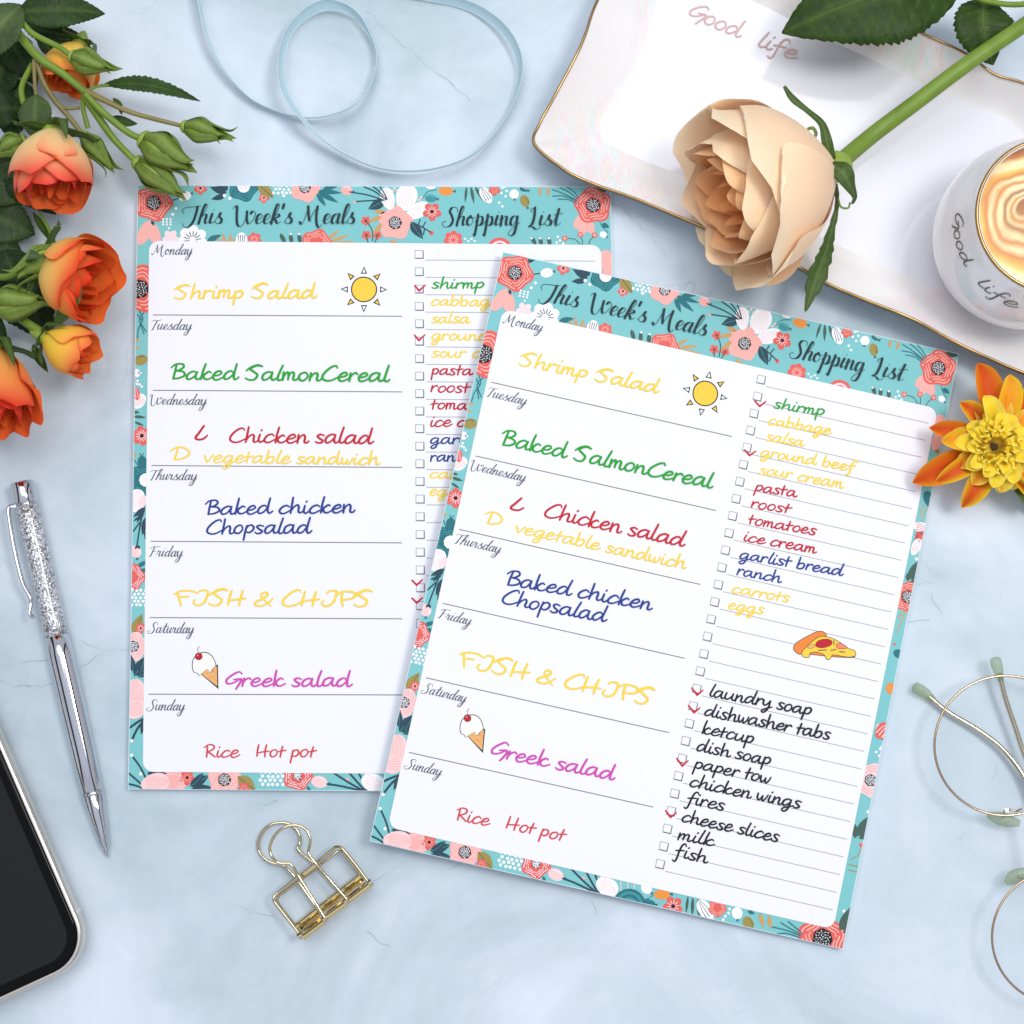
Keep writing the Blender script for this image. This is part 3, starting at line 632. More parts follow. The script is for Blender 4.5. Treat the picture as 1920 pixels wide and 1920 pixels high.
    petal(a(292, 1468), 26, 18, 170, P_PINKL, P_PINK, 6); rose(a(324, 1466), 26, P_PINK, P_PINKL, False); flower(a(351, 1458), 14, P_CORAL, P_CORALL)
    leafs(a(356, 1474), [(0, 0, -30, 40, 18), (4, 4, 0, 42, 14), (2, 4, 22, 38, 12), (8, -4, -52, 26, 12)], P_NAVY, P_MTEAL)
    rose(a(421, 1462), 29, P_PINK, P_PINKL, ph=1.2); leafs(a(446, 1456), [(0, 0, 38, 42, 24)], P_OLIVE, P_GREEN); flower(a(457, 1478), 11, P_CORAL, P_CORALL, cen=None)
    cluster(a(510, 1464), 42, 32, 3.2, 9.); leafs(a(576, 1474), [(0, 0, 60, 14, 6)], P_DTEAL); rose(a(558, 1455), 26, P_CORAL, P_PALE, True, cr=.3)
    berry(a(599, 1466), 15, 11, P_PINKL, .2); strokes([[a(614, 1470), a(640, 1474), a(684, 1484)], [a(624, 1448), a(652, 1466), a(684, 1484)], [a(654, 1448), a(668, 1464), a(686, 1484)], [a(672, 1448), a(680, 1464), a(688, 1482)]], 3.6, P_NAVY)
    petal(a(700, 1468), 22, 17, 200, P_WHITE, P_PINKL, 5); dots([a(688, 1452)], 5, P_PALE); dots([a(652, 1461)], 3, P_PINK)
    strokes([[b(1140+12*i, 1672-2*abs(i-2)), b(1136+14*i, 1654-1.5*i)] for i in range(5)], 1.6, P_PINKL)
    def arch2(k, p=b(1180, 1697)):
        for r_, m_ in ((30, P_DTEAL), (25, P_MTEAL), (20, P_DTEAL), (15, P_MTEAL), (9, P_DTEAL), (6, P_WHITE)): k.disc(p[0], p[1], r_, m_, n=30)
    M.append(('printed_rose', arch2))
    berry(b(1212, 1666), 11, 9, P_WHITE, .5, P_WHITE); berry(b(1241, 1677), 15, 9, P_ORANGE, -.25, P_TAN); berry(b(1216, 1693), 13, 7, P_DTEAL, 0., P_MTEAL)
    strokes([[b(1204, 1690), b(1216, 1684), b(1226, 1678)]], 1.4, P_DTEAL); flower(b(1262, 1699), 18, P_CORAL, P_WHITE, cen=P_BLACK)
    leafs(b(1290, 1680), [(0, 0, 85, 34, 5), (9, 0, 80, 36, 6), (18, 2, 72, 36, 6)], P_GREEN)
    petal(b(1322, 1706), 22, 12, 45, P_WHITE, P_NAVY, 3); rose(b(1345, 1702), 16, P_CORAL, P_CORALL, False)
    dots([b(1358, 1708), b(1366, 1712), b(1360, 1718), b(1368, 1704), b(1356, 1724)], 2.6)
    berry(b(1382, 1712), 11, 10, P_WHITE, 1.3, P_WHITE); berry(b(1403, 1731), 13, 10, P_OLIVE, .9, P_GREEN, False); leafs(b(1402, 1708), [(0, 0, 10, 14, 7)], P_DTEAL)
    leafs(b(1424, 1712), [(0, 0, 62, 28, 8), (18, 0, 72, 26, 8)], P_TAN)
    strokes([[b(1448, 1738), b(1474, 1744), b(1500, 1754)], [b(1450, 1752), b(1474, 1750), b(1500, 1758)], [b(1464, 1730), b(1480, 1740), b(1502, 1752)], [b(1478, 1728), b(1490, 1738), b(1504, 1750)], [b(1460, 1760), b(1480, 1758), b(1500, 1762)]], 2.2, P_DTEAL)
    # ---- right edge
    leafs(a(1132, 480), [(0, 0, 60, 10, 6)], P_NAVY); petal(a(1140, 500), 27, 12, 80, P_PINK, P_CORALL, 5)
    petal(b(1762, 800), 24, 13, 80, P_PINK, P_CORALL, 5); petal(b(1755, 830), 16, 9, 90, P_PINK, P_CORALL, 3); leafs(b(1752, 845), [(0, 0, 0, 14, 8)], P_OLIVE)
    leafs(b(1733, 922), [(0, 0, 60, 34, 12), (2, -2, 30, 22, 9)], P_DTEAL); strokes([[b(1742, 950), b(1732, 962), b(1728, 976)], [b(1745, 954), b(1738, 968), b(1736, 980)], [b(1734, 946), b(1727, 956), b(1725, 968)]], 1.8, P_TAN)
    petal(b(1730, 990), 20, 10, 185, P_WHITE, P_CORAL, 4); rose(b(1729, 1010), 15, P_CORAL, P_NAVY, False); petal(b(1718, 1025), 17, 9, 105, P_WHITE, P_PINK, 3)
    leafs(b(1704, 1086), [(0, 0, -72, 42, 16), (4, 0, -45, 28, 9), (4, 4, -20, 22, 9), (-2, 4, -88, 20, 10)], P_GREEN); dots([b(1718, 1048)], 3)
    rose(b(1702, 1119), 29, P_CORAL, P_CORALL, ph=.8); strokes([[b(1697, 1146), b(1690, 1166), b(1682, 1184)], [b(1702, 1146), b(1700, 1170), b(1694, 1192)], [b(1692, 1146), b(1684, 1160)]], 2.2, P_TAN)
    leafs(b(1674, 1224), [(0, 0, -22, 20, 10), (2, 2, 10, 18, 8)], P_DTEAL); dots([b(1677, 1208)], 2.6, P_CORAL)
    def seg(k, p=b(1672, 1290)):
        k.leaf(p[0]-12, p[1]+2, -.1, 24, 22, P_ORANGE)
        for an in (-.6, 0., .6): k.line([(p[0]-8, p[1]+2), (p[0]+9*cos(an), p[1]+2+9*sin(an))], 1.2, P_TAN)
    M.append(('printed_fruit', seg))
    petal(b(1655, 1370), 17, 13, 120, P_CORAL, P_WHITE, 3); petal(b(1648, 1366), 10, 6, 100, P_WHITE, P_CORAL, 3); strokes([[b(1644, 1380), b(1654, 1386), b(1660, 1392)]], 1.5, P_NAVY)
    dots([b(1643, 1410), b(1650, 1404), b(1648, 1417), b(1654, 1409), b(1653, 1401), b(1652, 1414)], 2.5)
    rose(b(1632, 1463), 31, P_PINKL, P_PINK, ph=.4, cr=.36)
    leafs(b(1606, 1568), [(0, 0, -66, 50, 18), (4, -2, -40, 34, 10), (4, 2, -20, 24, 8), (-2, 4, -100, 26, 12)], P_GREEN); dots([b(1627, 1522)], 3)
    strokes([[b(1616, 1584), b(1610, 1602), b(1595, 1612)]], 1.7, P_OLIVE); berry(b(1616, 1584), 5, 5, P_CORAL, 0, P_PALE, False)
    strokes([[b(1592, 1621), b(1610, 1625)], [b(1590, 1631), b(1608, 1635)]], 2., P_OLIVE)
    rose(b(1542, 1760), 44, P_CORAL, P_CORALL, ph=2.6, cr=.42)
    leafs(b(1574, 1745), [(0, 0, -76, 48, 15), (4, -2, -48, 34, 9), (6, 2, -30, 22, 8)], P_GREEN); dots([b(1582, 1708)], 3)
    return M
MOTIFS = motifs()

def notepad(sheet, label, lines, ticks, sun, cone, pizza, rows0):
    base = sheet.place(DW/2, DH/2); t = thing('notepad', label, 'notepad', base, 'meal planner notepads on the marble')
    # the block of sheets
    g = G(); top = [sheet.place(x, y, 0) for x, y in ((0, 0), (DW, 0), (DW, DH), (0, DH))]; bot = [p-sheet.n*(TH-.0002) for p in top]
    g.add(top+bot, [(3, 2, 1, 0), (4, 5, 6, 7), (0, 1, 5, 4), (1, 2, 6, 5), (2, 3, 7, 6), (3, 0, 4, 7)])
    g.build('paper_block', PAPERE, t, smooth=False)
    clip = (1.2, 1.2, DW-1.2, DH-1.2)
    k = Ink(sheet.place, clip, 3e-5); k.poly([(0, 0), (DW, 0), (DW, DH), (0, DH)], P_TEAL); cover = k.build('printed_cover', t)
    z = 6e-5
    for i, (nm, f) in enumerate(MOTIFS):
        k = Ink(sheet.place, clip, z+(i % 6)*2.5e-5, 4e-7); f(k); k.build(nm, cover)
    # the white writing panel with rounded corners
    c0, c1 = sheet1.uv(280, 452), sheet1.uv(1128, 459.5); c3 = sheet1.uv(268, 1447); c2 = sheet2.uv(1562, 1742); r = 19
    c1 = ((c1[0]+sheet2.uv(1757, 768)[0])/2, c1[1]); c2 = (c2[0], (c2[1]+c3[1])/2)
    pts = []
    for (x, y), a0 in ((c0, pi), (c1, 1.5*pi), (c2, 0), (c3, .5*pi)):
        sx, sy = (1 if a0 in (pi, .5*pi) else -1), (1 if a0 in (pi, 1.5*pi) else -1)
        for q in range(9):
            an = a0+q/8*pi/2; pts.append((x+sx*r+r*cos(an), y+sy*r+r*sin(an)))
    k = Ink(sheet.place, None, 2.6e-4); k.poly(pts, PAPER); k.build('writing_panel', t)
    Z = 3.2e-4
    a = sheet1.uv
    def w(name, txt, font, p0, p1, xh, pen, m, slant=0., z=Z):
        k = Ink(sheet.place, None, z); k.text(txt, font, p0, p1, xh, pen, m, slant); return k.build(name, t)
    w('printed_heading', "This Week's Meals", SCRIPT, a(342, 419.5), a(664, 420), 18.5, pen_brush(.055, .25), HEAD, .10)
    w('printed_heading', 'Shopping List', SCRIPT, a(829, 423), a(1056, 423.5), 18, pen_brush(.055, .255), HEAD, .08)
    for d_, x0, y0, x1, y1 in (('Monday', 285, 477.5, 361, 478), ('7uesday', 284, 618, 360, 619), ('Wednesday', 281, 758.5, 388, 759.5), ('7hursday', 282, 899.5, 370, 900.5), ('Friday', 279, 1043, 343, 1044), ('Saturday', 277, 1186.5, 364, 1187.5), ('Sunday', 275, 1331.5, 347, 1332)):
        w('printed_day', d_, SCRIPT, a(x0, y0), a(x1, y1), 10., pen_brush(.085, .20), DAYI, .20)
    def rule(p, q, wd, m):
        k = Ink(sheet.place, None, Z-3e-5); k.poly([(p[0], p[1]-wd/2), (q[0], q[1]-wd/2), (q[0], q[1]+wd/2), (p[0], p[1]+wd/2)], m); k.build('ruled_line', t)
    for x0, y0, x1, y1 in ((287, 590.7, 754, 593.3), (287, 732, 754, 735), (284.5, 873, 754, 876.6), (283, 1015, 754, 1018), (281, 1158, 754, 1160.3), (278.5, 1301.5, 754, 1303)): rule(a(x0, y0), a(x1, y1), 1.9, RULE)
    b0, b1 = sheet2.uv(1426.5, 714.5), sheet2.uv(1237, 1620); q0 = a(786, 477.5)
    xr = sheet2.uv(1738, 828)[0]
    for i in range(29):
        f = i/28; y = q0[1]+(b1[1]-q0[1])*f; x = (q0[0]+b0[0])/2+f*(b1[0]-b0[0])*.5
        k = Ink(sheet.place, None, Z); h = 8.3; kk = .8
        k.poly([(x-h, y-h), (x+h, y-h), (x+h, y+h), (x-h, y+h)], BOXL)
        k.poly([(x-h+2, y+h-2.4), (x+h, y+h-2.4), (x+h, y+h), (x-h+2, y+h)], BOXD); k.poly([(x+h-2.2, y-h+2), (x+h, y-h+2), (x+h, y+h), (x+h-2.2, y+h)], BOXD)
        k.poly([(x-h+1.3, y-h+1.3), (x+h-2., y-h+1.3), (x+h-2., y+h-2.2), (x-h+1.3, y+h-2.2)], PAPER)
        k.build('checkbox', t)
        rule((x+h+3, y+10.6), (xr-4, y+11.4), 1.45, RULE2)
    for txt, p0, p1, xh, m, wt in lines:
        w('handwriting', txt, HAND, sheet.uv(*p0), sheet.uv(*p1), xh*.93, pen_round(wt*.98), m, .03, Z+6e-5)
    for p in ticks:
        k = Ink(sheet.place, None, Z+8e-5)
        k.line([sheet.uv(*q) for q in (p[0], ((p[0][0]+p[1][0])/2, (p[0][1]+p[1][1])/2), p[1])], [3.2, 3.8], I_C); k.line([sheet.uv(*q) for q in (p[1], ((p[2][0]+p[1][0])/2, (p[2][1]+p[1][1])/2), p[2])], [3.8, 2.4], I_C)
        k.build('check_mark', t)
    # stickers
    k = Ink(sheet.place, None, Z); x, y = sheet.uv(*sun[0]); ro = sun[1]
    k.disc(x, y, 43, PAPER, n=48, wob=.09, lob=8, ph=pi if False else 8*-ro)
    k.disc(x, y, 24.5, I_K, n=40, wob=.01, lob=3); k.disc(x, y, 22.3, ST_Y, n=40, wob=.012, lob=3)
    for j in range(8):
        an = ro+pi*j/4; c, q = cos(an), sin(an); P = lambda u, v: (x+u*c-v*q, y+u*q+v*c)
        k.poly([P(30, -6.2), P(44, .5), P(30, 6)], I_K); k.poly([P(32, -3.2), P(40, .3), P(32, 3)], ST_Y if j % 2 else ST_W)
    k.build('sun_sticker', t)
    k = Ink(sheet.place, None, Z); x, y = sheet.uv(*cone[0]); c, q = cos(cone[1]), sin(cone[1])
    P = lambda u, v: (x+u*c-v*q, y+u*q+v*c)
    k.poly([P(-13, 11), P(25, -1), P(26.5, 44)], I_K); k.poly([P(-10, 12.5), P(23, 2), P(24.5, 39)], ST_CONE)
    for e_ in (((-2, 17), (24, 8)), ((6, 25), (24, 18)), ((4, 14), (24, 30)), ((14, 8), (24, 18))): k.line([P(*e_[0]), P(*e_[1])], .8, ST_O)
    out = [P(-20, 12), P(-22, -4), P(-17, -16), P(-4, -24), P(9, -22), P(18, -12), P(22, 1), P(17, 6), P(12, 14), P(7, 8), P(-2, 14), P(-9, 20), P(-12, 16)]
    cur = catmull([(*p_, 0) for p_ in out], 5, True); cx_ = sum(p_.x for p_ in cur)/len(cur); cy_ = sum(p_.y for p_ in cur)/len(cur)
    k.poly(cur, I_K); k.poly([((p_.x-cx_)*.94+cx_, (p_.y-cy_)*.94+cy_) for p_ in cur], ST_CR)
    k.disc(*P(-10, -16), 7, I_K); k.disc(*P(-10, -16), 5.9, ST_RED); k.disc(*P(-12, -18), 1.6, ST_S); k.line([P(-10, -22), P(-12, -29), P(-9.5, -34)], 1.3, RULE)
    k.build('ice_cream_sticker', t)
    if pizza:
        Q = lambda x, y: sheet.uv(1240+x/3.84, 1140+y/3.84)
        k = Ink(sheet.place, None, Z+2e-5)
        def shp(pts, m, edge=1.7):
            cur = catmull([(*Q(*p_), 0) for p_ in pts], 5, True); cx_ = sum(p_.x for p_ in cur)/len(cur); cy_ = sum(p_.y for p_ in cur)/len(cur)
            k.line(cur+[cur[0]], edge*1.3, I_K, raw=True); k.poly(cur, m)
        shp([(985, 325), (1100, 335), (1250, 350), (1385, 352), (1360, 320), (1200, 300), (1020, 300)], ST_O)
        shp([(952, 290), (975, 250), (1060, 200), (1130, 170), (1172, 178), (1182, 208), (1110, 235), (1050, 280), (1008, 330), (970, 318)], ST_O)
        shp([(1010, 325), (1040, 285), (1130, 212), (1200, 212), (1270, 240), (1340, 290), (1392, 312), (1388, 345), (1330, 350), (1235, 335), (1215, 362), (1190, 368), (1168, 332), (1105, 315), (1068, 325), (1060, 352), (1028, 352)], ST_Y)
        shp([(1112, 255), (1140, 232), (1190, 225), (1225, 240), (1215, 268), (1160, 285), (1118, 278)], ST_RED, 1.3); shp([(1258, 265), (1290, 255), (1335, 285), (1300, 292), (1268, 288)], ST_S, 1.3); shp([(1052, 285), (1080, 262), (1105, 272), (1085, 288)], ST_CONE, 1.)
        for e_ in (((1130, 305), (1185, 302)), ((1220, 305), (1255, 298)), ((1282, 314), (1320, 318)), ((1240, 235), (1242, 262))): k.line([Q(*e_[0]), Q(*e_[1])], 2., P_GREEN)
        k.build('pizza_sticker', t)
    return t

L1 = [('Shrimp Salad', (327, 560), (595, 559.5), 16.5, I_Y, .26), ('Baked SalmonCereal', (321, 711), (731, 716), 17, I_G, .26), ('L', (367, 825), (389, 825), 16, I_R, .30),
      ('Chicken salad', (432, 829), (701, 832), 17, I_R, .25), ('D', (320, 863), (355, 863), 15, I_Y, .27), ('vegetable sandwich', (384, 867), (713, 871), 14.5, I_Y, .25),
      ('Baked chicken', (386, 965), (666, 961), 16.5, I_B, .25), ('Chopsalad', (389, 1001), (585, 1000), 16.5, I_B, .25), ('FISH & CHIPS', (326, 1135), (698, 1137), 18, I_Y, .25),
      ('Greek salad', (425, 1286), (661, 1287), 16.5, I_P, .26), ('Rice', (383, 1419), (450, 1419.5), 14, I_R2, .24), ('Hot pot', (482, 1419), (594, 1419), 14, I_R2, .24)]
for i, (tx, x1, m) in enumerate((('shirmp', 907, I_G), ('cabbage', 937, I_Y), ('salsa', 883, I_Y), ('ground beef', 1000, I_Y), ('sour cream', 978, I_Y), ('pasta', 888, I_R), ('roost', 884, I_R), ('tomatoes', 936, I_R), ('ice cream', 946, I_R), ('garlist bread', 1010, I_B), ('ranch', 892, I_B), ('carrots', 917, I_Y), ('eggs', 874, I_Y))):
    y = 540.5+32.4*i; L1.append((tx, (810-.25*i, y), (x1-.25*i, y+1), 12.3, m, .28))
K1 = [((778, 536), (786, 545.5), (797.5, 535)), ((777.5, 629), (785.5, 638.5), (797, 628)), ((772.5, 1088), (781.5, 1097), (792, 1087)), ((772.5, 1121.5), (781.5, 1130.5), (792, 1120.5))]
L2 = [('Shrimp Salad', (972.5, 684), (1235, 738), 16.5, I_Y, .26), ('Baked SalmonCereal', (938, 834), (1335, 916), 17.5, I_G, .26), ('L', (957, 955), (980, 960), 16, I_R, .30),
      ('Chicken salad', (1021, 969), (1283, 1026), 17.5, I_R, .25), ('D', (906, 981), (938, 988), 15, I_Y, .27), ('vegetable sandwich', (967, 998), (1286, 1067), 14.5, I_Y, .25),
      ('Baked chicken', (948, 1096), (1222, 1144), 17, I_B, .25), ('Chopsalad', (942, 1131), (1137, 1167), 17, I_B, .25), ('FISH & CHIPS', (858, 1248), (1222, 1323), 19, I_Y, .25),
      ('Greek salad', (921, 1417), (1152, 1463), 17, I_P, .26), ('Rice', (854, 1537), (918, 1549), 14.5, I_R2, .24), ('Hot pot', (949, 1553), (1060, 1577), 14.5, I_R2, .24)]
for tx, x0, y0, x1, y1, m in (('shirmp', 1450, 765, 1543.5, 780, I_G), ('cabbage', 1440.5, 796.5, 1558.5, 816, I_Y), ('salsa', 1435, 826, 1507.5, 838, I_Y), ('ground beef', 1426.5, 855, 1604.5, 885, I_Y), ('sour cream', 1422.6, 888, 1581, 916, I_Y),
                              ('pasta', 1414, 920, 1494, 933, I_R), ('roost', 1408.5, 951.5, 1483.5, 963, I_R), ('tomatoes', 1402, 982, 1529.4, 1004, I_R), ('ice cream', 1395, 1014, 1530, 1038, I_R), ('garlist bread', 1386.5, 1047, 1580, 1080, I_B), ('ranch', 1381.5, 1078, 1464.7, 1093, I_B), ('carrots', 1372.5, 1111, 1479.5, 1130, I_Y), ('eggs', 1366, 1142, 1431.5, 1152, I_Y)):
    L2.append((tx, (x0, y0), (x1, y1), 12.6, m, .28))
for tx, x0, y0, x1, y1 in (('laundry soap', 1331, 1305, 1519, 1341), ('dishwasher tabs', 1321, 1341.5, 1555, 1387), ('ketcup', 1316.8, 1374.5, 1410.6, 1394), ('dish soap', 1306.4, 1408, 1442.6, 1434), ('paper tow', 1300, 1440, 1443, 1469), ('chicken wings', 1293.4, 1474.5, 1500, 1516), ('fires', 1283.8, 1505, 1357, 1520), ('cheese slices', 1278.5, 1540, 1459, 1579), ('milk', 1271, 1573.5, 1339, 1587), ('fish', 1262, 1604, 1326, 1619)):
    L2.append((tx, (x0, y0), (x1, y1), 14.2, I_K, .27))
K2 = [((1415, 752), (1424, 762), (1436, 753)), ((1396, 844), (1405, 854), (1417, 846)), ((1297, 1290), (1307, 1303), (1318, 1294)), ((1291, 1323), (1301, 1336), (1312, 1327)), ((1269, 1422), (1279, 1436), (1290, 1426)), ((1248, 1520), (1257, 1532), (1268, 1524))]
notepad(sheet1, 'floral meal planner notepad lying straight, its right side under the tilted pad', L1, K1, ((682.5, 543), radians(0)), ((383, 1247), 0.), False, 0)
notepad(sheet2, 'tilted floral meal planner notepad on top, with a pizza sticker on its list', L2, K2, ((1322, 738), radians(0)), ((884.5, 1364), radians(-5)), True, 0)

# ------------------------------------------------------------------ botanical helpers
def mixc(a, b, t): t = max(0., min(1., t)); return lerp3(a, b, t)
LEAFM = attr_mat('leaf_blade', .42, .12, .5, .35, back=(.075, .140, .050), spec=.2, veins=.5)
LEAFD = attr_mat('dark_leaf_blade', .45, .08, .5, .35, back=(.050, .100, .040), spec=.18, veins=.35)
STEM = mat('green_stem', (.165, .265, .028), .45, var=.35, vscale=120, spec=.4); STEMR = mat('reddish_stem', (.230, .190, .060), .5, var=.3, vscale=120)
BUDM = mat('bud_green', (.260, .370, .050), .5, var=.3, vscale=150, bump=.3, bscale=600); SEPM = attr_mat('sepal_green', .5, .15, .2, .3)
LG1, LG2 = (.036, .080, .010), (.120, .190, .040)
def blade(g, spine, widths, up=Vector((0, 0, 1)), fold=.25, c0=LG1, c1=LG2, serr=0., nserr=18, wave=0., seed=0, nx=8):
    """leaf or petal strip along a spine: widths are half widths, edges saw-toothed, folded along the midrib"""
    rnd = random.Random(seed); n = len(spine); rows, cs, uvs = [], [], []
    for i, p in enumerate(spine):
        d = (spine[min(i+1, n-1)]-spine[max(i-1, 0)]).normalized(); sd = d.cross(up).normalized(); nn = sd.cross(d)
        t = i/(n-1); w = widths[i] if len(widths) == n else widths[min(len(widths)-1, int(t*(len(widths)-1)))]
        if serr: w *= 1+serr*(((t*nserr) % 1.)-.5)
        ph = wave*w*sin(t*9+seed)
        row, cr, ur = [], [], []
        for j in range(nx+1):
            s = 2*j/nx-1
            row.append(p+sd*(s*w)+nn*(fold*w*abs(s)-.12*w*s*s+ph*s*s*(1 if s > 0 else -1)))
            vein = 1. if abs(s) < .10 else 0.
            lat = .55*max(0, 1-abs(((t*8-abs(s)*1.6) % 1)-.5)*6)
            cr.append(mixc(c0, c1, max(vein, lat)+.15*abs(s))); ur.append((s*.5+.5, t))
        rows.append(row); cs.append(cr); uvs.append(ur)
    g.grid(rows, 0, cs, uvs)
def leaf_w(n, hw, base=.12, peak=.42, tip=1.):
    return [hw*max(.02, (sin(pi*min(1, (i/(n-1))**(math.log(.5)/math.log(peak)))))**.85) if 0 < i else hw*base for i in range(n)]
def leaf(name, parent, base, tip, hw, bend=(0, 0, 0), fold=.2, serr=.12, m=LEAFM, seed=0, c0=LG1, c1=LG2, nserr=20, wave=.08, up=(0, 0, 1)):
    base, tip = Vector(base), Vector(tip); mid = (base+tip)/2+Vector(bend); sp_ = catmull([base, base.lerp(mid, .55)+Vector(bend)*.2, mid, mid.lerp(tip, .5)+Vector(bend)*.2, tip], 14)
    g = G(); blade(g, sp_, leaf_w(len(sp_), hw), Vector(up), fold, c0, c1, serr, nserr, wave, seed)
    return g.build(name, m, parent, solid=.0002)
def petal_grid(base, axis, ref, R, H, phi, W, prof, c_base, c_tip, tipcurl=0., skew=0., wob=.0, seed=0, point=.0, nu=16, nv=14, edge=None, top=.16):
    """one rose petal: wraps the flower axis at azimuth phi, prof(t) = radius along its height"""
    rnd = random.Random(seed); a = Vector(axis).normalized(); x = (Vector(ref)-a*Vector(ref).dot(a)).normalized(); y = a.cross(x)
    k1, k2, k3 = rnd.uniform(0, 6), rnd.uniform(0, 6), rnd.uniform(.8, 1.2); rows, cs, uvs = [], [], []
    for i in range(nv+1):
        t = i/nv; row, cr, ur = [], [], []
        for j in range(nu+1):
            s = 2*j/nu-1
            wid = W*(.30+.70*sin(pi*(.12+.50*t)))*sqrt(max(0., 1-max(0, (t-.72)/.28)**2.6*.55))
            an = phi+s*wid
            h = H*t*(1-top*abs(s)**2.4*t)+point*H*max(0, 1-abs(s)*2.2)*max(0, t-.8)*5*.2
            r = R*prof(t)*(1+skew*s)+R*tipcurl*max(0, t-.68)**2*6*(1-.35*s*s)
            r += R*wob*(sin(3*s*k3+k1+2*t)*t*t+.6*sin(7*s+k2)*t**4)
            h += H*wob*.5*sin(5*s+k2)*t**3-H*max(0, tipcurl)*max(0, t-.8)**2*3
            row.append(Vector(base)+a*h+(x*cos(an)+y*sin(an))*r)
            e_ = max(abs(s)**4*.5, 0)
            cc = mixc(c_base, c_tip, t**2.1*1.05+.25*e_)
            if edge: cc = mixc(cc, edge, .85*max(0, (t-.72)*3)**1.5+.3*max(0, abs(s)-.7)*3*t)
            cr.append(cc); ur.append((s*.5+.5, t))
        rows.append(row); cs.append(cr); uvs.append(ur)
    g = G(); g.grid(rows, 0, cs, uvs); return g
def cup(r0, r1, r2):                       # radius at foot, belly, lip
    return lambda t: r0*(1-t)**2+2*(r1*1.55-.25*(r0+r2))*t*(1-t)+r2*t*t
def frame_ref(axis): return Vector(axis).cross(Vector((0, 0, 1)))

# ------------------------------------------------------------------ porcelain tray
def iris_mat():
    m = bpy.data.materials.new('pearl_porcelain'); m.use_nodes = True; t = m.node_tree; b = t.nodes['Principled BSDF']; N, L = t.nodes.new, t.links.new
    c = N('ShaderNodeTexCoord'); mp = N('ShaderNodeMapping'); mp.inputs['Rotation'].default_value = (0, 0, radians(-62)); mp.inputs['Scale'].default_value = (260, 45, 60)
    L(c.outputs['Object'], mp.inputs[0]); n = N('ShaderNodeTexNoise'); n.inputs['Scale'].default_value = 1.; n.inputs['Detail'].default_value = 5; n.inputs['Distortion'].default_value = .5; L(mp.outputs[0], n.inputs['Vector'])
    r = N('ShaderNodeValToRGB'); els = r.color_ramp.elements; els[0].position = .25; els[0].color = (.78, .75, .73, 1); els[1].position = .8; els[1].color = (.76, .78, .84, 1)
    for p, col in ((.38, (.84, .80, .70)), (.46, (.86, .68, .73)), (.53, (.84, .83, .83)), (.6, (.68, .81, .74)), (.68, (.81, .78, .86))): x = els.new(p); x.color = (*col, 1)
    L(n.outputs[0], r.inputs[0])
    n2 = N('ShaderNodeTexNoise'); n2.inputs['Scale'].default_value = 24; L(c.outputs['Object'], n2.inputs['Vector']); r2 = N('ShaderNodeValToRGB'); r2.color_ramp.elements[0].position = .45; r2.color_ramp.elements[1].position = .7; L(n2.outputs[0], r2.inputs[0])
    mx = N('ShaderNodeMix'); mx.data_type = 'RGBA'; L(r2.outputs[0], mx.inputs[0]); mx.inputs[6].default_value = (.86, .84, .83, 1); L(r.outputs[0], mx.inputs[7]); L(mx.outputs[2], b.inputs['Base Color'])
    b.inputs['Roughness'].default_value = .16; b.inputs['Coat Weight'].default_value = .6; b.inputs['Coat Roughness'].default_value = .05
    bp = N('ShaderNodeBump'); bp.inputs['Strength'].default_value = .18; bp.inputs['Distance'].default_value = .0004; L(n.outputs[0], bp.inputs['Height']); L(bp.outputs[0], b.inputs['Normal'])
    return m
PEARL = iris_mat(); PORC = mat('white_porcelain', (.780, .780, .830), .12, coat=.5, spec=.5)
GOLD = mat('gold_rim', (.400, .260, .110), .3, 1., var=.5, vscale=140)
ZF, ZR = .0045, .017
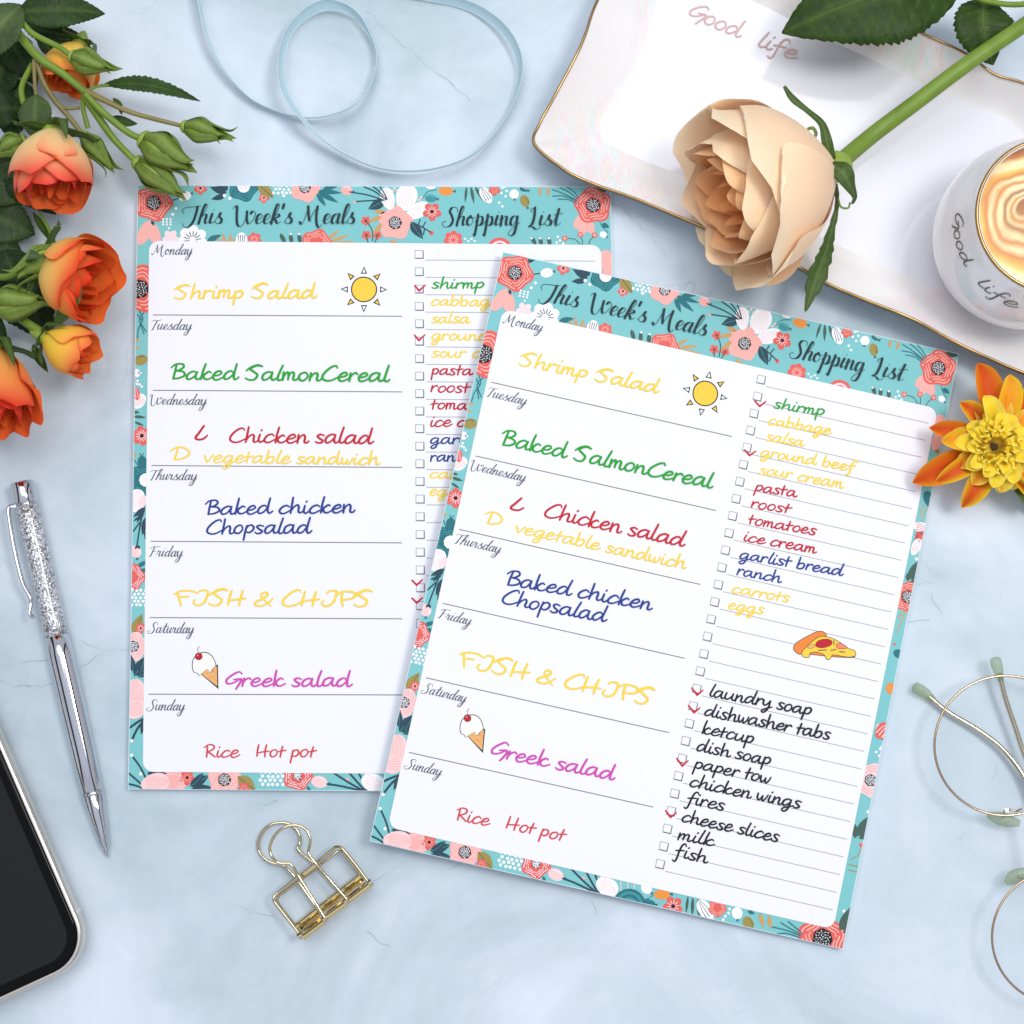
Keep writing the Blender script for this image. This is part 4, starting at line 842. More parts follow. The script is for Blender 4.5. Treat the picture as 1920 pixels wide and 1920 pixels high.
def tray():
    t = thing('serving_tray', 'white porcelain tray with wavy gold rim and pearly sides under the coffee cup', 'tray', at(1650, 280, 0))
    # matching control points of floor edge and rim, anticlockwise from the left corner
    rim = [(1002, 270), (1056, 318), (1102, 340), (1190, 370), (1293, 415), (1400, 462), (1495, 498), (1552, 530), (1620, 562), (1713, 600), (1780, 634), (1850, 668), (1925, 702), (2060, 745), (2150, 800), (2185, 770), (2210, 700), (2262, 590), (2275, 480), (2330, 400), (2335, 350), (2280, 320), (2170, 275), (2080, 240), (2000, 190), (1915, 153), (1866, 137), (1812, 103), (1743, 71), (1640, 20), (1560, -5), (1480, -60), (1380, -95), (1310, -150), (1235, -175), (1200, -160), (1180, -110), (1130, -20), (1112, 20), (1088, 90), (1040, 180), (1012, 230)]
    flo = [(1128, 262), (1160, 280), (1205, 300), (1270, 326), (1360, 365), (1440, 400), (1520, 437), (1580, 464), (1650, 496), (1735, 534), (1800, 562), (1860, 588), (1930, 618), (2030, 662), (2065, 672), (2085, 650), (2105, 600), (2145, 520), (2175, 450), (2205, 400), (2200, 385), (2160, 365), (2080, 330), (2010, 298), (1950, 272), (1885, 222), (1840, 205), (1780, 180), (1710, 148), (1610, 100), (1530, 64), (1450, 20), (1370, -15), (1315, -45), (1262, -66), (1248, -50), (1238, -20), (1222, 40), (1213, 72), (1190, 125), (1160, 185), (1140, 230)]
    def ring(pts, z): return catmull([at(x, y, z) for x, y in pts], 5, True)
    rr = ring(rim, ZR); ff = ring(flo, ZF); n = len(rr); cen = sum(ff, Vector())/n
    for i, p in enumerate(rr): p.z += .0012*sin(i*.33)
    g = G(); g.add([p.copy() for p in ff]+[cen], [(i, (i+1) % n, n) for i in range(n)]); g.build('tray_floor', PORC, t)
    g = G(); rows = []
    for q in range(9):
        u = q/8; rows.append([f.lerp(r, u)+Vector((0, 0, (ZR-ZF)*(u**1.4-u)+.002*sin(pi*u)*0)) for f, r in zip(ff, rr)])
    g.grid(rows, closed_u=True); g.build('tray_side', PEARL, t)
    g = G(); out = lambda p, k: (p-cen).normalized()*k
    r2 = [p+Vector((0, 0, -.0022))+out(p, .0006)*Vector((1, 1, 0)).length/1.414 for p in rr]
    foot = [Vector((p.x, p.y, .0006))+out(p, .004) for p in ff]; under = [a_.lerp(b_, .55)+Vector((0, 0, -.002)) for a_, b_ in zip(r2, foot)]
    g.grid([r2, under, foot], closed_u=True); k = len(g.v); g.add(foot+[Vector((cen.x, cen.y, .0006))], [((i+1) % n, i, n) for i in range(n)]); g.build('tray_underside', PORC, t)
    g = G(); g.tube(rr+[rr[0]], .00055, 8, cap=False); g.build('gold_rim', GOLD, t)
    k = Ink(lambda x, y, z: at(x, y, ZF+z), None, 2.5e-4); pk = ink_mat('tray_lettering_pink', (.640, .420, .400), .5)
    k.text('Good', HAND, (1291, 31), (1388, 72), 18, pen_round(.22), pk, 0.); k.text('life', HAND, (1422, 86), (1493, 114), 17, pen_round(.22), pk, 0.); k.build('tray_lettering', t)
tray()

# ------------------------------------------------------------------ coffee cup
def coffee_mat(c):
    m = bpy.data.materials.new('latte_foam'); m.use_nodes = True; t = m.node_tree; b = t.nodes['Principled BSDF']; N, L = t.nodes.new, t.links.new
    tc_ = N('ShaderNodeTexCoord'); mp = N('ShaderNodeMapping'); mp.inputs['Location'].default_value = (-c.x, -c.y, -c.z); L(tc_.outputs['Object'], mp.inputs[0])
    n = N('ShaderNodeTexNoise'); n.inputs['Scale'].default_value = 38; n.inputs['Detail'].default_value = 3; L(mp.outputs[0], n.inputs['Vector'])
    v = N('ShaderNodeVectorMath'); v.operation = 'MULTIPLY_ADD'; L(n.outputs[1], v.inputs[0]); v.inputs[1].default_value = (.012, .012, 0); v.inputs[2].default_value = (-.006, -.006, 0)
    a = N('ShaderNodeVectorMath'); L(mp.outputs[0], a.inputs[0]); L(v.outputs[0], a.inputs[1])
    ln = N('ShaderNodeVectorMath'); ln.operation = 'LENGTH'; L(a.outputs[0], ln.inputs[0])
    sx = N('ShaderNodeSeparateXYZ'); L(a.outputs[0], sx.inputs[0])
    m_ = N('ShaderNodeMath'); m_.operation = 'MULTIPLY_ADD'; L(sx.outputs['Y'], m_.inputs[0]); m_.inputs[1].default_value = .28; L(ln.outputs['Value'], m_.inputs[2])
    d_ = N('ShaderNodeMath'); d_.operation = 'DIVIDE'; L(m_.outputs[0], d_.inputs[0]); d_.inputs[1].default_value = .030
    r = N('ShaderNodeValToRGB'); els = r.color_ramp.elements; BR, OR, CR, YE = (.30, .085, .008), (.58, .185, .010), (.92, .78, .42), (.84, .50, .08)
    st = ((0, BR), (.10, BR), (.14, CR), (.17, OR), (.21, CR), (.25, BR), (.30, CR), (.33, CR), (.37, OR), (.42, CR), (.47, OR), (.54, YE), (.59, CR), (.67, CR), (.73, OR), (.80, BR), (.90, OR), (1., CR))
    els[0].position = 0; els[0].color = (*BR, 1); els[1].position = 1; els[1].color = (*YE, 1)
    for p_, c_ in st[1:-1]: x = els.new(p_); x.color = (*c_, 1)
    L(d_.outputs[0], r.inputs[0])
    n3 = N('ShaderNodeTexNoise'); n3.inputs['Scale'].default_value = 45; n3.inputs['Detail'].default_value = 6; L(a.outputs[0], n3.inputs['Vector'])
    r3 = N('ShaderNodeValToRGB'); r3.color_ramp.elements[0].position = .42; r3.color_ramp.elements[1].position = .62; L(n3.outputs[0], r3.inputs[0])
    m1 = N('ShaderNodeMath'); m1.operation = 'MULTIPLY'; L(r3.outputs[0], m1.inputs[0]); m1.inputs[1].default_value = .45
    mx = N('ShaderNodeMix'); mx.data_type = 'RGBA'; L(m1.outputs[0], mx.inputs[0]); L(r.outputs[0], mx.inputs[6]); mx.inputs[7].default_value = (.60, .245, .035, 1)
    L(mx.outputs[2], b.inputs['Base Color']); b.inputs['Roughness'].default_value = .35
    return m
def coffee_cup():
    zr = .062; rc = at(1972, 388, zr); R = 151*PX*(DIST-zr)/DIST
    c = Vector((rc.x+.001, rc.y-.003, ZF)); s = R/.0275
    t = thing('coffee_cup', 'white porcelain cup of latte with gold rim standing on the tray', 'cup', c)
    prof = [(0, 0), (.0004, .018*s), (.0012, .0195*s), (.004, .0240*s), (.010, .0292*s), (.019, .0330*s), (.028, .0342*s), (.036, .0337*s), (.043, .0321*s), (.050, .0299*s), (.0552, .0285*s), (zr-ZF, .0276*s), (zr-ZF+.0006, .0270*s), (zr-ZF, .0262*s), (.050, .0268*s), (.040, .030*s)]
    sm = catmull([Vector((h, r_, 0)) for h, r_ in prof], 4); prof = [(p.x, max(0, p.y)) for p in sm]
    g = G(); lathe(g, c, (0, 0, 1), prof, 72); g.build('cup_body', mat('cup_porcelain', (.860, .865, .900), .14, coat=.5), t)
    g = G(); n = 72; g.tube([c+Vector((.0271*s*cos(2*pi*i/n), .0271*s*sin(2*pi*i/n), zr-ZF+.0003)) for i in range(n+1)], .0007, 8, cap=False); g.build('gold_rim', GOLD, t)
    zc = zr-ZF-.0045; g = G(); vs = [c+Vector((.0270*s*cos(2*pi*i/n), .0270*s*sin(2*pi*i/n), zc)) for i in range(n)]; g.add(vs, [tuple(range(n))])
    # inside root-relative object space the art is centred on the visible swirl
    art = at(1925, 380, zr-.005)-c; g.build('latte', coffee_mat(Vector((art.x, art.y, zc))), t, smooth=False)
    # ear of the cup, on the far side
    g = G(); d = Vector((.87, .15, 0)).normalized(); g.tube(catmull([c+d*(.031*s)+Vector((0, 0, .045)), c+d*(.045*s)+Vector((0, 0, .046)), c+d*(.053*s)+Vector((0, 0, .034)), c+d*(.046*s)+Vector((0, 0, .021)), c+d*(.0345*s)+Vector((0, 0, .017))], 6), .0032, 10, flat=1.3); g.build('cup_handle', mat('cup_porcelain', (.8, .8, .84)), t)
    # lettering round the shoulder
    def surf(x, y, z):
        an = radians(176)+x; h = .0435+y
        for (h0, r0), (h1, r1) in zip(prof, prof[1:]):
            if h0 <= h <= h1 and h1 > h0: r_ = r0+(r1-r0)*(h-h0)/(h1-h0); nn = Vector((h1-h0, -(r1-r0))).normalized(); break
        e_ = Vector((cos(an), sin(an), 0)); return c+e_*(r_+nn.x*z)+Vector((0, 0, h+nn.y*z))
    k = Ink(surf, None, 2e-4); ink = ink_mat('cup_lettering', (.13, .12, .11), .5)
    rad = .0325*s
    def put(txt, a0, a1, xh, h):
        for cur, ws in text_strokes(txt, HAND, (0, 0), ((a1-a0)*rad, 0), xh, pen_round(.17), 0.): 
            cur = [Vector((a0+p.x/rad, h-p.y, 0)) for p in cur]
            # widths are metres; strokes live in (angle, height): build quads by hand
            z = k.z; m_ = len(cur); L_, R_ = [], []
            for i, p in enumerate(cur):
                q0, q1 = cur[max(0, i-1)], cur[min(m_-1, i+1)]; d_ = Vector(((q1.x-q0.x)*rad, q1.y-q0.y, 0)); d_ = d_.normalized() if d_.length > 1e-9 else Vector((1, 0, 0)); nn = Vector((-d_.y/rad, d_.x, 0))*ws[i]*.5
                L_.append(p+nn); R_.append(p-nn)
            for i in range(m_-1): k.poly([L_[i], L_[i+1], R_[i+1], R_[i]], ink, z+i*1e-7)
            k.z = z+1e-5
    put('Good', radians(-2), radians(33), .0033, .001); put('life', radians(46), radians(76), .0033, .001)
    k.build('cup_lettering', t)
coffee_cup()

# ------------------------------------------------------------------ peach rose on the tray
PEACH = attr_mat('peach_petal', .6, .12, .14, .05, spec=.15)
pb_ = PEACH.node_tree.nodes['Principled BSDF']; pb_.inputs['Sheen Weight'].default_value = .55; pb_.inputs['Sheen Roughness'].default_value = .45; pb_.inputs['Sheen Tint'].default_value = (1, .86, .70, 1)
def peach_rose():
    base = at(1558, 314, .0335); A = Vector((-.87, -.31, .22)).normalized(); H, R = .0500, .0284
    t = thing('peach_rose', 'peach coloured long stemmed rose lying across the tray beside the cup', 'rose', base)
    ref = A.cross(Vector((0, 0, 1))).normalized()           # azimuth 0 = ref; +90 = up side
    # azimuths: 0 = ref (up-left of head in view), 90 deg = seen from above
    cA, cB, cC, cD = (1., .690, .450), (1., .770, .520), (1., .540, .220), (.99, .380, .075)
    up = lambda d: radians(d)
    outer = [  # azimuth, width, radius, height, lip, curl, skew
        (-40, 62, 1.00, .90, .93, .30, .05), (35, 60, 1.03, .93, .96, .26, -.06), (100, 66, 1.06, .86, 1.0, .16, .07), (160, 60, 1.02, .88, 1.0, .28, .05), (215, 66, 1.0, .86, .98, .34, .05), (275, 66, .98, .86, .95, .3, .05)]
    for i, (az, w, r, h, lip, curl, sk) in enumerate(outer):
        g = petal_grid(base, A, ref, R*r, H*h, up(az), up(w), cup(.16, 1.0, lip), cA, cB, curl, sk, .035, 10+i, .35, nu=22, nv=18, edge=(1., .840, .600)); g.build('petal', PEACH, t)
    mid = [(0, 62, .88, 1.00, .80, .12, .08), (68, 62, .90, .98, .82, .10, .08), (130, 58, .88, 1.0, .82, .15, .08), (190, 62, .87, .98, .80, .2, .08), (245, 60, .86, .96, .80, .2, .08), (310, 62, .86, .97, .78, .15, .08)]
    for i, (az, w, r, h, lip, curl, sk) in enumerate(mid):
        g = petal_grid(base, A, ref, R*r, H*h, up(az), up(w), cup(.14, .95, lip), cA, mixc(cB, cC, .25), curl, sk, .03, 40+i, .12, nu=20, nv=16, edge=(.990, .800, .550)); g.build('petal', PEACH, t)
    for ring_, (rr, hh, n, lip) in enumerate(((.70, .97, 5, .62), (.54, .95, 5, .48), (.38, .93, 4, .32), (.22, .90, 3, .17))):
        for i in range(n):
            g = petal_grid(base, A, ref, R*rr, H*hh*(1-.03*(i % 2)), up(ring_*37+360*i/n), up(58), cup(.12, rr*.0+.95, lip/rr), mixc(cB, cC, .5+.15*ring_), mixc(cC, cD, .30*ring_), .03, .14, .028, 70+ring_*9+i, .0, nu=18, nv=14, edge=mixc(cB, cC, .3+.2*ring_)); g.build('inner_petal', PEACH, t)
    # calyx, stem
    g = G(); lathe(g, base-A*.004, A, [(-.004, 0), (-.003, .0034), (0, .0052), (.004, .0062), (.008, .0066), (.010, .0040)], 16); g.build('calyx', BUDM, t)
    sp_ = catmull([base-A*.002, at(1580, 300, .026), at(1640, 250, .022), at(1720, 190, .026), at(1820, 115, .030), at(1930, 40, .030), at(2040, -40, .026)], 8)
    g = G(); g.tube(sp_, [.0033, .0027], 14); g.build('stem', STEM, t)
    sc0, sc1 = (.060, .120, .022), (.130, .210, .055)
    def sepal(pts, ws, seed, serr=0., fold=.3):
        sp = catmull([at(x, y, z) for x, y, z in pts], 6); n = len(sp); wv = catmull([Vector((w*PX, 0, 0)) for w in ws], 6); g = G(); blade(g, sp, [w.x for w in wv][:n], Vector((.3, -.2, 1)).normalized(), fold, sc0, sc1, serr, 9, .25, seed, 6); g.build('sepal', SEPM, t, solid=.0003)
    sepal([(1556, 300, .040), (1549, 262, .044), (1540, 232, .043), (1514, 208, .040), (1486, 185, .040), (1470, 162, .042)], [10, 10, 8, 5, 6, 3], 1)
    sepal([(1556, 310, .044), (1578, 322, .048), (1592, 345, .046), (1602, 368, .040), (1598, 382, .036)], [13, 17, 13, 6, 2], 2)
    sepal([(1566, 345, .034), (1569, 385, .032), (1556, 440, .030), (1545, 480, .027), (1528, 525, .025), (1510, 584, .024)], [5, 4, 9, 17, 17, 2], 3, .35)
    g = G(); g.tube(catmull([at(1571, 372, .036), at(1577, 388, .035), at(1590, 390, .036), at(1594, 380, .036)], 6), .0004, 6); g.build('sepal_tendril', STEM, t)
    g = G(); g.tube(catmull([at(1514, 242, .040), at(1524, 240, .041), at(1530, 250, .041), at(1527, 258, .041)], 6), .0006, 6); g.build('sepal_tendril', STEM, t)
    leaf('leaf', t, at(1800, -22, .034), at(1466, 62, .030), 93*PX, (.0, .003, .006), .12, .10, LEAFD, 3, (.024, .062, .008), (.060, .115, .022), 34, .05)
    leaf('leaf', t, at(1846, -2, .026), at(1862, 122, .022), 56*PX, (-.003, 0, .004), .2, .10, LEAFD, 5, (.026, .064, .010), (.07, .125, .026), 16, .06)
    g = G(); g.tube(catmull([at(1720, -20, .034), at(1800, -20, .034), at(1850, 2, .032), at(1930, 6, .030), at(2040, -35, .026)], 6), .0011, 8); g.build('leaf_stalk', STEM, t)
peach_rose()

# ------------------------------------------------------------------ spray roses at the left
ORP = attr_mat('orange_petal', .5, .14, .08, .10, back=(.920, .190, .030), spec=.25)
YEL, ORG, RED, PNK = (.970, .680, .110), (.950, .380, .045), (.850, .060, .022), (.920, .330, .260)
def rose_head(parent, base, A, H, R, pal, seed, outer=5, name='petal', rot=0., open_=.20):
    cb, cm, ct, ce = pal; A = Vector(A).normalized(); ref = A.cross(Vector((0, 0, 1))).normalized(); rnd = random.Random(seed)
    for ring_, (rr, hh, n, lip, cu) in enumerate(((1.0, .92, outer, .90, open_), (.86, .99, 4, .74, open_*.5), (.66, .96, 4, .54, .06), (.44, .94, 3, .34, .03), (.24, .92, 3, .18, .0))):
        for i in range(n):
            az = rot+ring_*.62+2*pi*i/n+rnd.uniform(-.15, .15)
            g = petal_grid(base, A, ref, R*rr*rnd.uniform(.95, 1.05), H*hh*rnd.uniform(.93, 1.04), az, radians(70 if ring_ < 2 else 68), cup(.18, 1.0, lip/rr), mixc(cb, cm, .18*ring_), mixc(ct, ce, .22*ring_), cu, rnd.uniform(.04, .12), (.05 if ring_ < 2 else .03), seed*31+ring_*7+i, .4 if ring_ == 0 else .08, nu=16, nv=14, edge=ce)
            g.build(name if ring_ < 2 else 'inner_petal', ORP, parent)
    g = G(); lathe(g, base-A*.003, A, [(-.003, 0), (-.002, R*.12), (0, R*.22), (.003, R*.32), (.006, R*.30)], 14); g.build('calyx', BUDM, parent)
    for i in range(5):
        az = rot+2*pi*i/5; x = ref; y = A.cross(x); d = x*cos(az)+y*sin(az)
        sp = catmull([Vector(base)+d*R*.2, Vector(base)+d*R*.75-A*.000+A*H*.05, Vector(base)+d*R*1.05+A*H*(.30 if i % 2 else .12), Vector(base)+d*R*1.2+A*H*(.50 if i % 2 else .1)], 5); g = G()
        blade(g, sp, [R*.20*(1-(q/(len(sp)-1))**1.4)+.0001 for q in range(len(sp))], d, .2, (.055, .110, .022), (.12, .2, .05), 0, 1, .15, i, 4); g.build('sepal', SEPM, parent, solid=.0002)
def bud(parent, p0, p1, R, z, tipc=None, seed=0):
    a, b = at(*p0, z), at(*p1, z+.002); A = (b-a).normalized(); L_ = (b-a).length; rnd = random.Random(seed); R = R*PX*.86
    g = G(); prof = [(-.001, .0), (0, R*.42), (L_*.06, R*.62), (L_*.12, R*.55), (L_*.22, R*.85), (L_*.38, R*1.0), (L_*.55, R*.86), (L_*.70, R*.55), (L_*.82, R*.26), (L_*.88, .0)]
    sm = catmull([Vector((h, r, 0)) for h, r in prof], 3); lathe(g, a, A, [(p.x, max(0, p.y)) for p in sm], 16); o = g.build('rose_bud', BUDM, parent)
    ref = A.cross(Vector((0, 0, 1))).normalized(); y = A.cross(ref)
    for i in range(5):
        az = 2*pi*i/5+seed; d = ref*cos(az)+y*sin(az); k = rnd.uniform(.9, 1.15)
        sp = catmull([a+d*R*.62+A*L_*.10, a+d*R*1.22+A*L_*.38, a+d*R*.86+A*L_*.66, a+d*R*(.25+.4*(i % 2))+A*L_*.9*k, a+d*R*(.35+.7*(i % 2))+A*L_*1.05*k], 5); g = G()
        blade(g, sp, [R*.55*(sin(pi*(.25+.75*q/(len(sp)-1))))**1.2+.00008 for q in range(len(sp))], d, -.25, (.150, .235, .030), (.260, .370, .080), 0, 1, .1, i, 4); g.build('sepal', SEPM, o, solid=.0002)
    if tipc:
        g = G(); lathe(g, a+A*L_*.62-ref*R*.1, A, [(0, R*.55), (L_*.12, R*.5), (L_*.24, R*.22), (L_*.28, 0)], 12); g.build('bud_petal', tipc, o)
def twig(parent, pts, r0, r1, m=STEM, name='stem'):
    g = G(); g.tube(catmull([at(x, y, z) for x, y, z in pts], 7), [r0*PX, r1*PX], 9); return g.build(name, m, parent)
def spray_roses():
    OY = (YEL, ORG, ORG, RED)
    t = thing('rose_spray', 'orange spray rose stem with green buds above the notepad corner', 'flowers', at(130, 150, 0), 'spray rose stems at the left edge')
    twig(t, [(-40, -20, .022), (20, 45, .026), (70, 105, .028), (118, 138, .027), (162, 174, .026)], 9, 7)
    twig(t, [(-30, 0, .030), (30, 30, .030), (60, 62, .030), (110, 88, .031), (138, 108, .032)], 6, 5)
    twig(t, [(160, 170, .027), (200, 190, .027), (250, 212, .025), (345, 237, .022)], 6, 4, STEMR)
    twig(t, [(160, 176, .027), (195, 212, .026), (240, 248, .024), (270, 262, .022)], 7, 6)
    twig(t, [(158, 178, .026), (185, 220, .022), (215, 262, .019), (256, 304, .017)], 8, 6)
    twig(t, [(66, 110, .026), (82, 155, .024), (104, 190, .022), (130, 220, .020), (158, 256, .019)], 5, 5, STEMR)
    twig(t, [(64, 112, .026), (65, 150, .028), (68, 186, .030)], 4, 3, STEMR); twig(t, [(104, 192, .022), (125, 203, .021), (150, 202, .020)], 3, 3, STEMR)
    twig(t, [(156, 178, .026), (156, 205, .023), (165, 240, .021)], 4, 5)
    twig(t, [(60, 120, .022), (40, 170, .026), (62, 225, .030), (104, 240, .032)], 5, 6)
    bud(t, (131, 104), (206, 131), 24, .032, None, 1); bud(t, (341, 236), (424, 256), 24, .022, None, 2)
    bud(t, (264, 258), (356, 316), 35, .022, mat('bud_yellow_petal', (.85, .50, .08), .5), 3); bud(t, (252, 300), (346, 368), 28, .017, None, 4); bud(t, (154, 250), (206, 312), 21, .019, None, 5); bud(t, (50, 262), (-14, 288), 24, .026, None, 6)
    rose_head(t, at(150, 82, .014), Vector((-.20, -.88, .25)), 98*PX, 50*PX, (YEL, ORG, ORG, RED), 3, 4, open_=.1)
    rose_head(t, at(100, 246, .030), Vector((.10, -.93, .30)), 142*PX, 70*PX, ((.990, .830, .360), (.980, .560, .240), (.960, .200, .110), (.86, .03, .02)), 8, 4, rot=.4, open_=.14)
    dk0, dk1 = (.016, .040, .012), (.040, .085, .024)
    leaf('leaf', t, at(32, 24, .030), at(197, 26, .022), 36*PX, (0, 0, .004), .22, .12, LEAFD, 1, (.022, .055, .014), (.060, .115, .032), 18)
    leaf('leaf', t, at(40, 40, .016), at(160, 70, .012), 24*PX, (0, -.002, .002), .2, .14, LEAFD, 2, dk0, dk1, 16)
    leaf('leaf', t, at(40, 10, .030), at(-40, 120, .026), 42*PX, (0, 0, .004), .22, .10, LEAFM, 3, (.070, .120, .045), (.12, .18, .07))
    leaf('leaf', t, at(70, 70, .016), at(125, 122, .02), 14*PX, (0, 0, .001), .3, .1, LEAFD, 4, dk0, dk1)
    leaf('leaf', t, at(10, 60, .010), at(70, 160, .008), 34*PX, (0, 0, .004), .2, .12, LEAFD, 5, dk0, dk1); leaf('leaf', t, at(20, 90, .008), at(-10, 200, .008), 40*PX, (0, 0, .003), .2, .12, LEAFD, 6, dk0, dk1)
    leaf('leaf', t, at(40, 150, .008), at(20, 262, .008), 46*PX, (0, 0, .003), .2, .12, LEAFD, 7, dk0, dk1); leaf('leaf', t, at(68, 178, .031), at(72, 268, .030), 31*PX, (0, 0, .003), .15, .06, LEAFM, 8, (.060, .105, .035), (.10, .16, .06))
    leaf('leaf', t, at(196, 158, .024), at(376, 190, .020), 15*PX, (0, .002, .002), .45, .22, LEAFD, 9, (.030, .075, .018), (.060, .120, .030), 16); twig(t, [(162, 170, .026), (182, 162, .025), (204, 160, .024)], 3, 3)
    leaf('leaf', t, at(212, 218, .020), at(258, 232, .018), 9*PX, (0, -.001, .001), .3, .1, LEAFD, 10, (.03, .075, .018), (.06, .12, .03)); leaf('leaf', t, at(212, 184, .026), at(228, 216, .024), 6*PX, (.001, 0, .001), .3, .1, LEAFM, 11)
    leaf('leaf', t, at(20, 300, .010), at(105, 402, .006), 42*PX, (0, 0, .004), .2, .12, LEAFD, 12, dk0, dk1); leaf('leaf', t, at(-30, 330, .010), at(60, 372, .008), 44*PX, (0, 0, .003), .2, .12, LEAFM, 13, (.05, .09, .03), (.09, .14, .05))
    leaf('leaf', t, at(-30, 300, .008), at(50, 330, .007), 40*PX, (0, 0, .003), .2, .12, LEAFD, 14, dk0, dk1); leaf('leaf', t, at(-20, 210, .014), at(50, 205, .010), 36*PX, (0, 0, .003), .2, .12, LEAFD, 15, dk0, dk1)
    # lower spray
    t = thing('rose_spray', 'red orange spray rose stem left of the straight notepad, opening bloom and yellow bud', 'flowers', at(60, 560, 0), 'spray rose stems at the left edge')
    twig(t, [(-60, 500, .018), (10, 520, .020), (60, 490, .024), (92, 474, .028)], 7, 6); twig(t, [(108, 470, .026), (92, 430, .022), (74, 400, .018)], 4, 3)
    twig(t, [(-20, 560, .020), (20, 585, .024), (50, 605, .027), (84, 628, .028)], 6, 9)
    twig(t, [(-60, 640, .018), (-30, 650, .022), (-12, 655, .026)], 6, 7)
    rose_head(t, at(82, 500, .028), Vector((.84, -.30, .34)), 128*PX, 74*PX, ((.990, .770, .190), (.970, .480, .120), (.940, .150, .035), (.84, .025, .012)), 21, 5, rot=.9)
    rose_head(t, at(82, 632, .028), Vector((.90, -.40, .12)), 98*PX, 44*PX, ((.990, .740, .070), (.980, .600, .080), (.960, .340, .090), (.86, .06, .02)), 33, 4, rot=.3, open_=.15)
    rose_head(t, at(-20, 650, .028), Vector((.16, -.90, .25)), 165*PX, 76*PX, ((.970, .480, .110), (.950, .300, .140), (.92, .10, .05), (.82, .025, .015)), 47, 5, rot=.2, open_=.42)
    bud(t, (-24, 572), (88, 566), 34, .030, None, 7); bud(t, (112, 466), (30, 520), 30, .034, None, 8)
    leaf('leaf', t, at(8, 470, .012), at(92, 640, .008), 62*PX, (0, 0, .004), .2, .12, LEAFD, 21, (.014, .034, .010), (.034, .070, .020)); leaf('leaf', t, at(-30, 400, .008), at(66, 440, .006), 46*PX, (0, 0, .003), .2, .14, LEAFM, 22, (.035, .070, .022), (.07, .12, .04), 16)
    leaf('leaf', t, at(-30, 460, .008), at(40, 470, .006), 40*PX, (0, 0, .003), .2, .12, LEAFD, 23, (.02, .045, .014), (.045, .085, .026)); leaf('leaf', t, at(-20, 590, .010), at(14, 640, .010), 16*PX, (0, 0, .002), .2, .12, LEAFD, 24, (.02, .05, .014), (.05, .09, .03))
    leaf('leaf', t, at(62, 646, .020), at(90, 698, .014), 9*PX, (0, 0, .002), .4, 0, LEAFM, 25); leaf('leaf', t, at(62, 398, .014), at(108, 466, .018), 7*PX, (0, 0, .002), .4, 0, LEAFM, 26); leaf('leaf', t, at(100, 612, .030), at(155, 534, .040), 14*PX, (.002, 0, .003), .4, 0, LEAFM, 27, (.09, .16, .04), (.16, .24, .08)); leaf('leaf', t, at(150, 618, .02), at(186, 642, .014), 5*PX, (0, 0, .001), .4, 0, LEAFD, 28)
spray_roses()

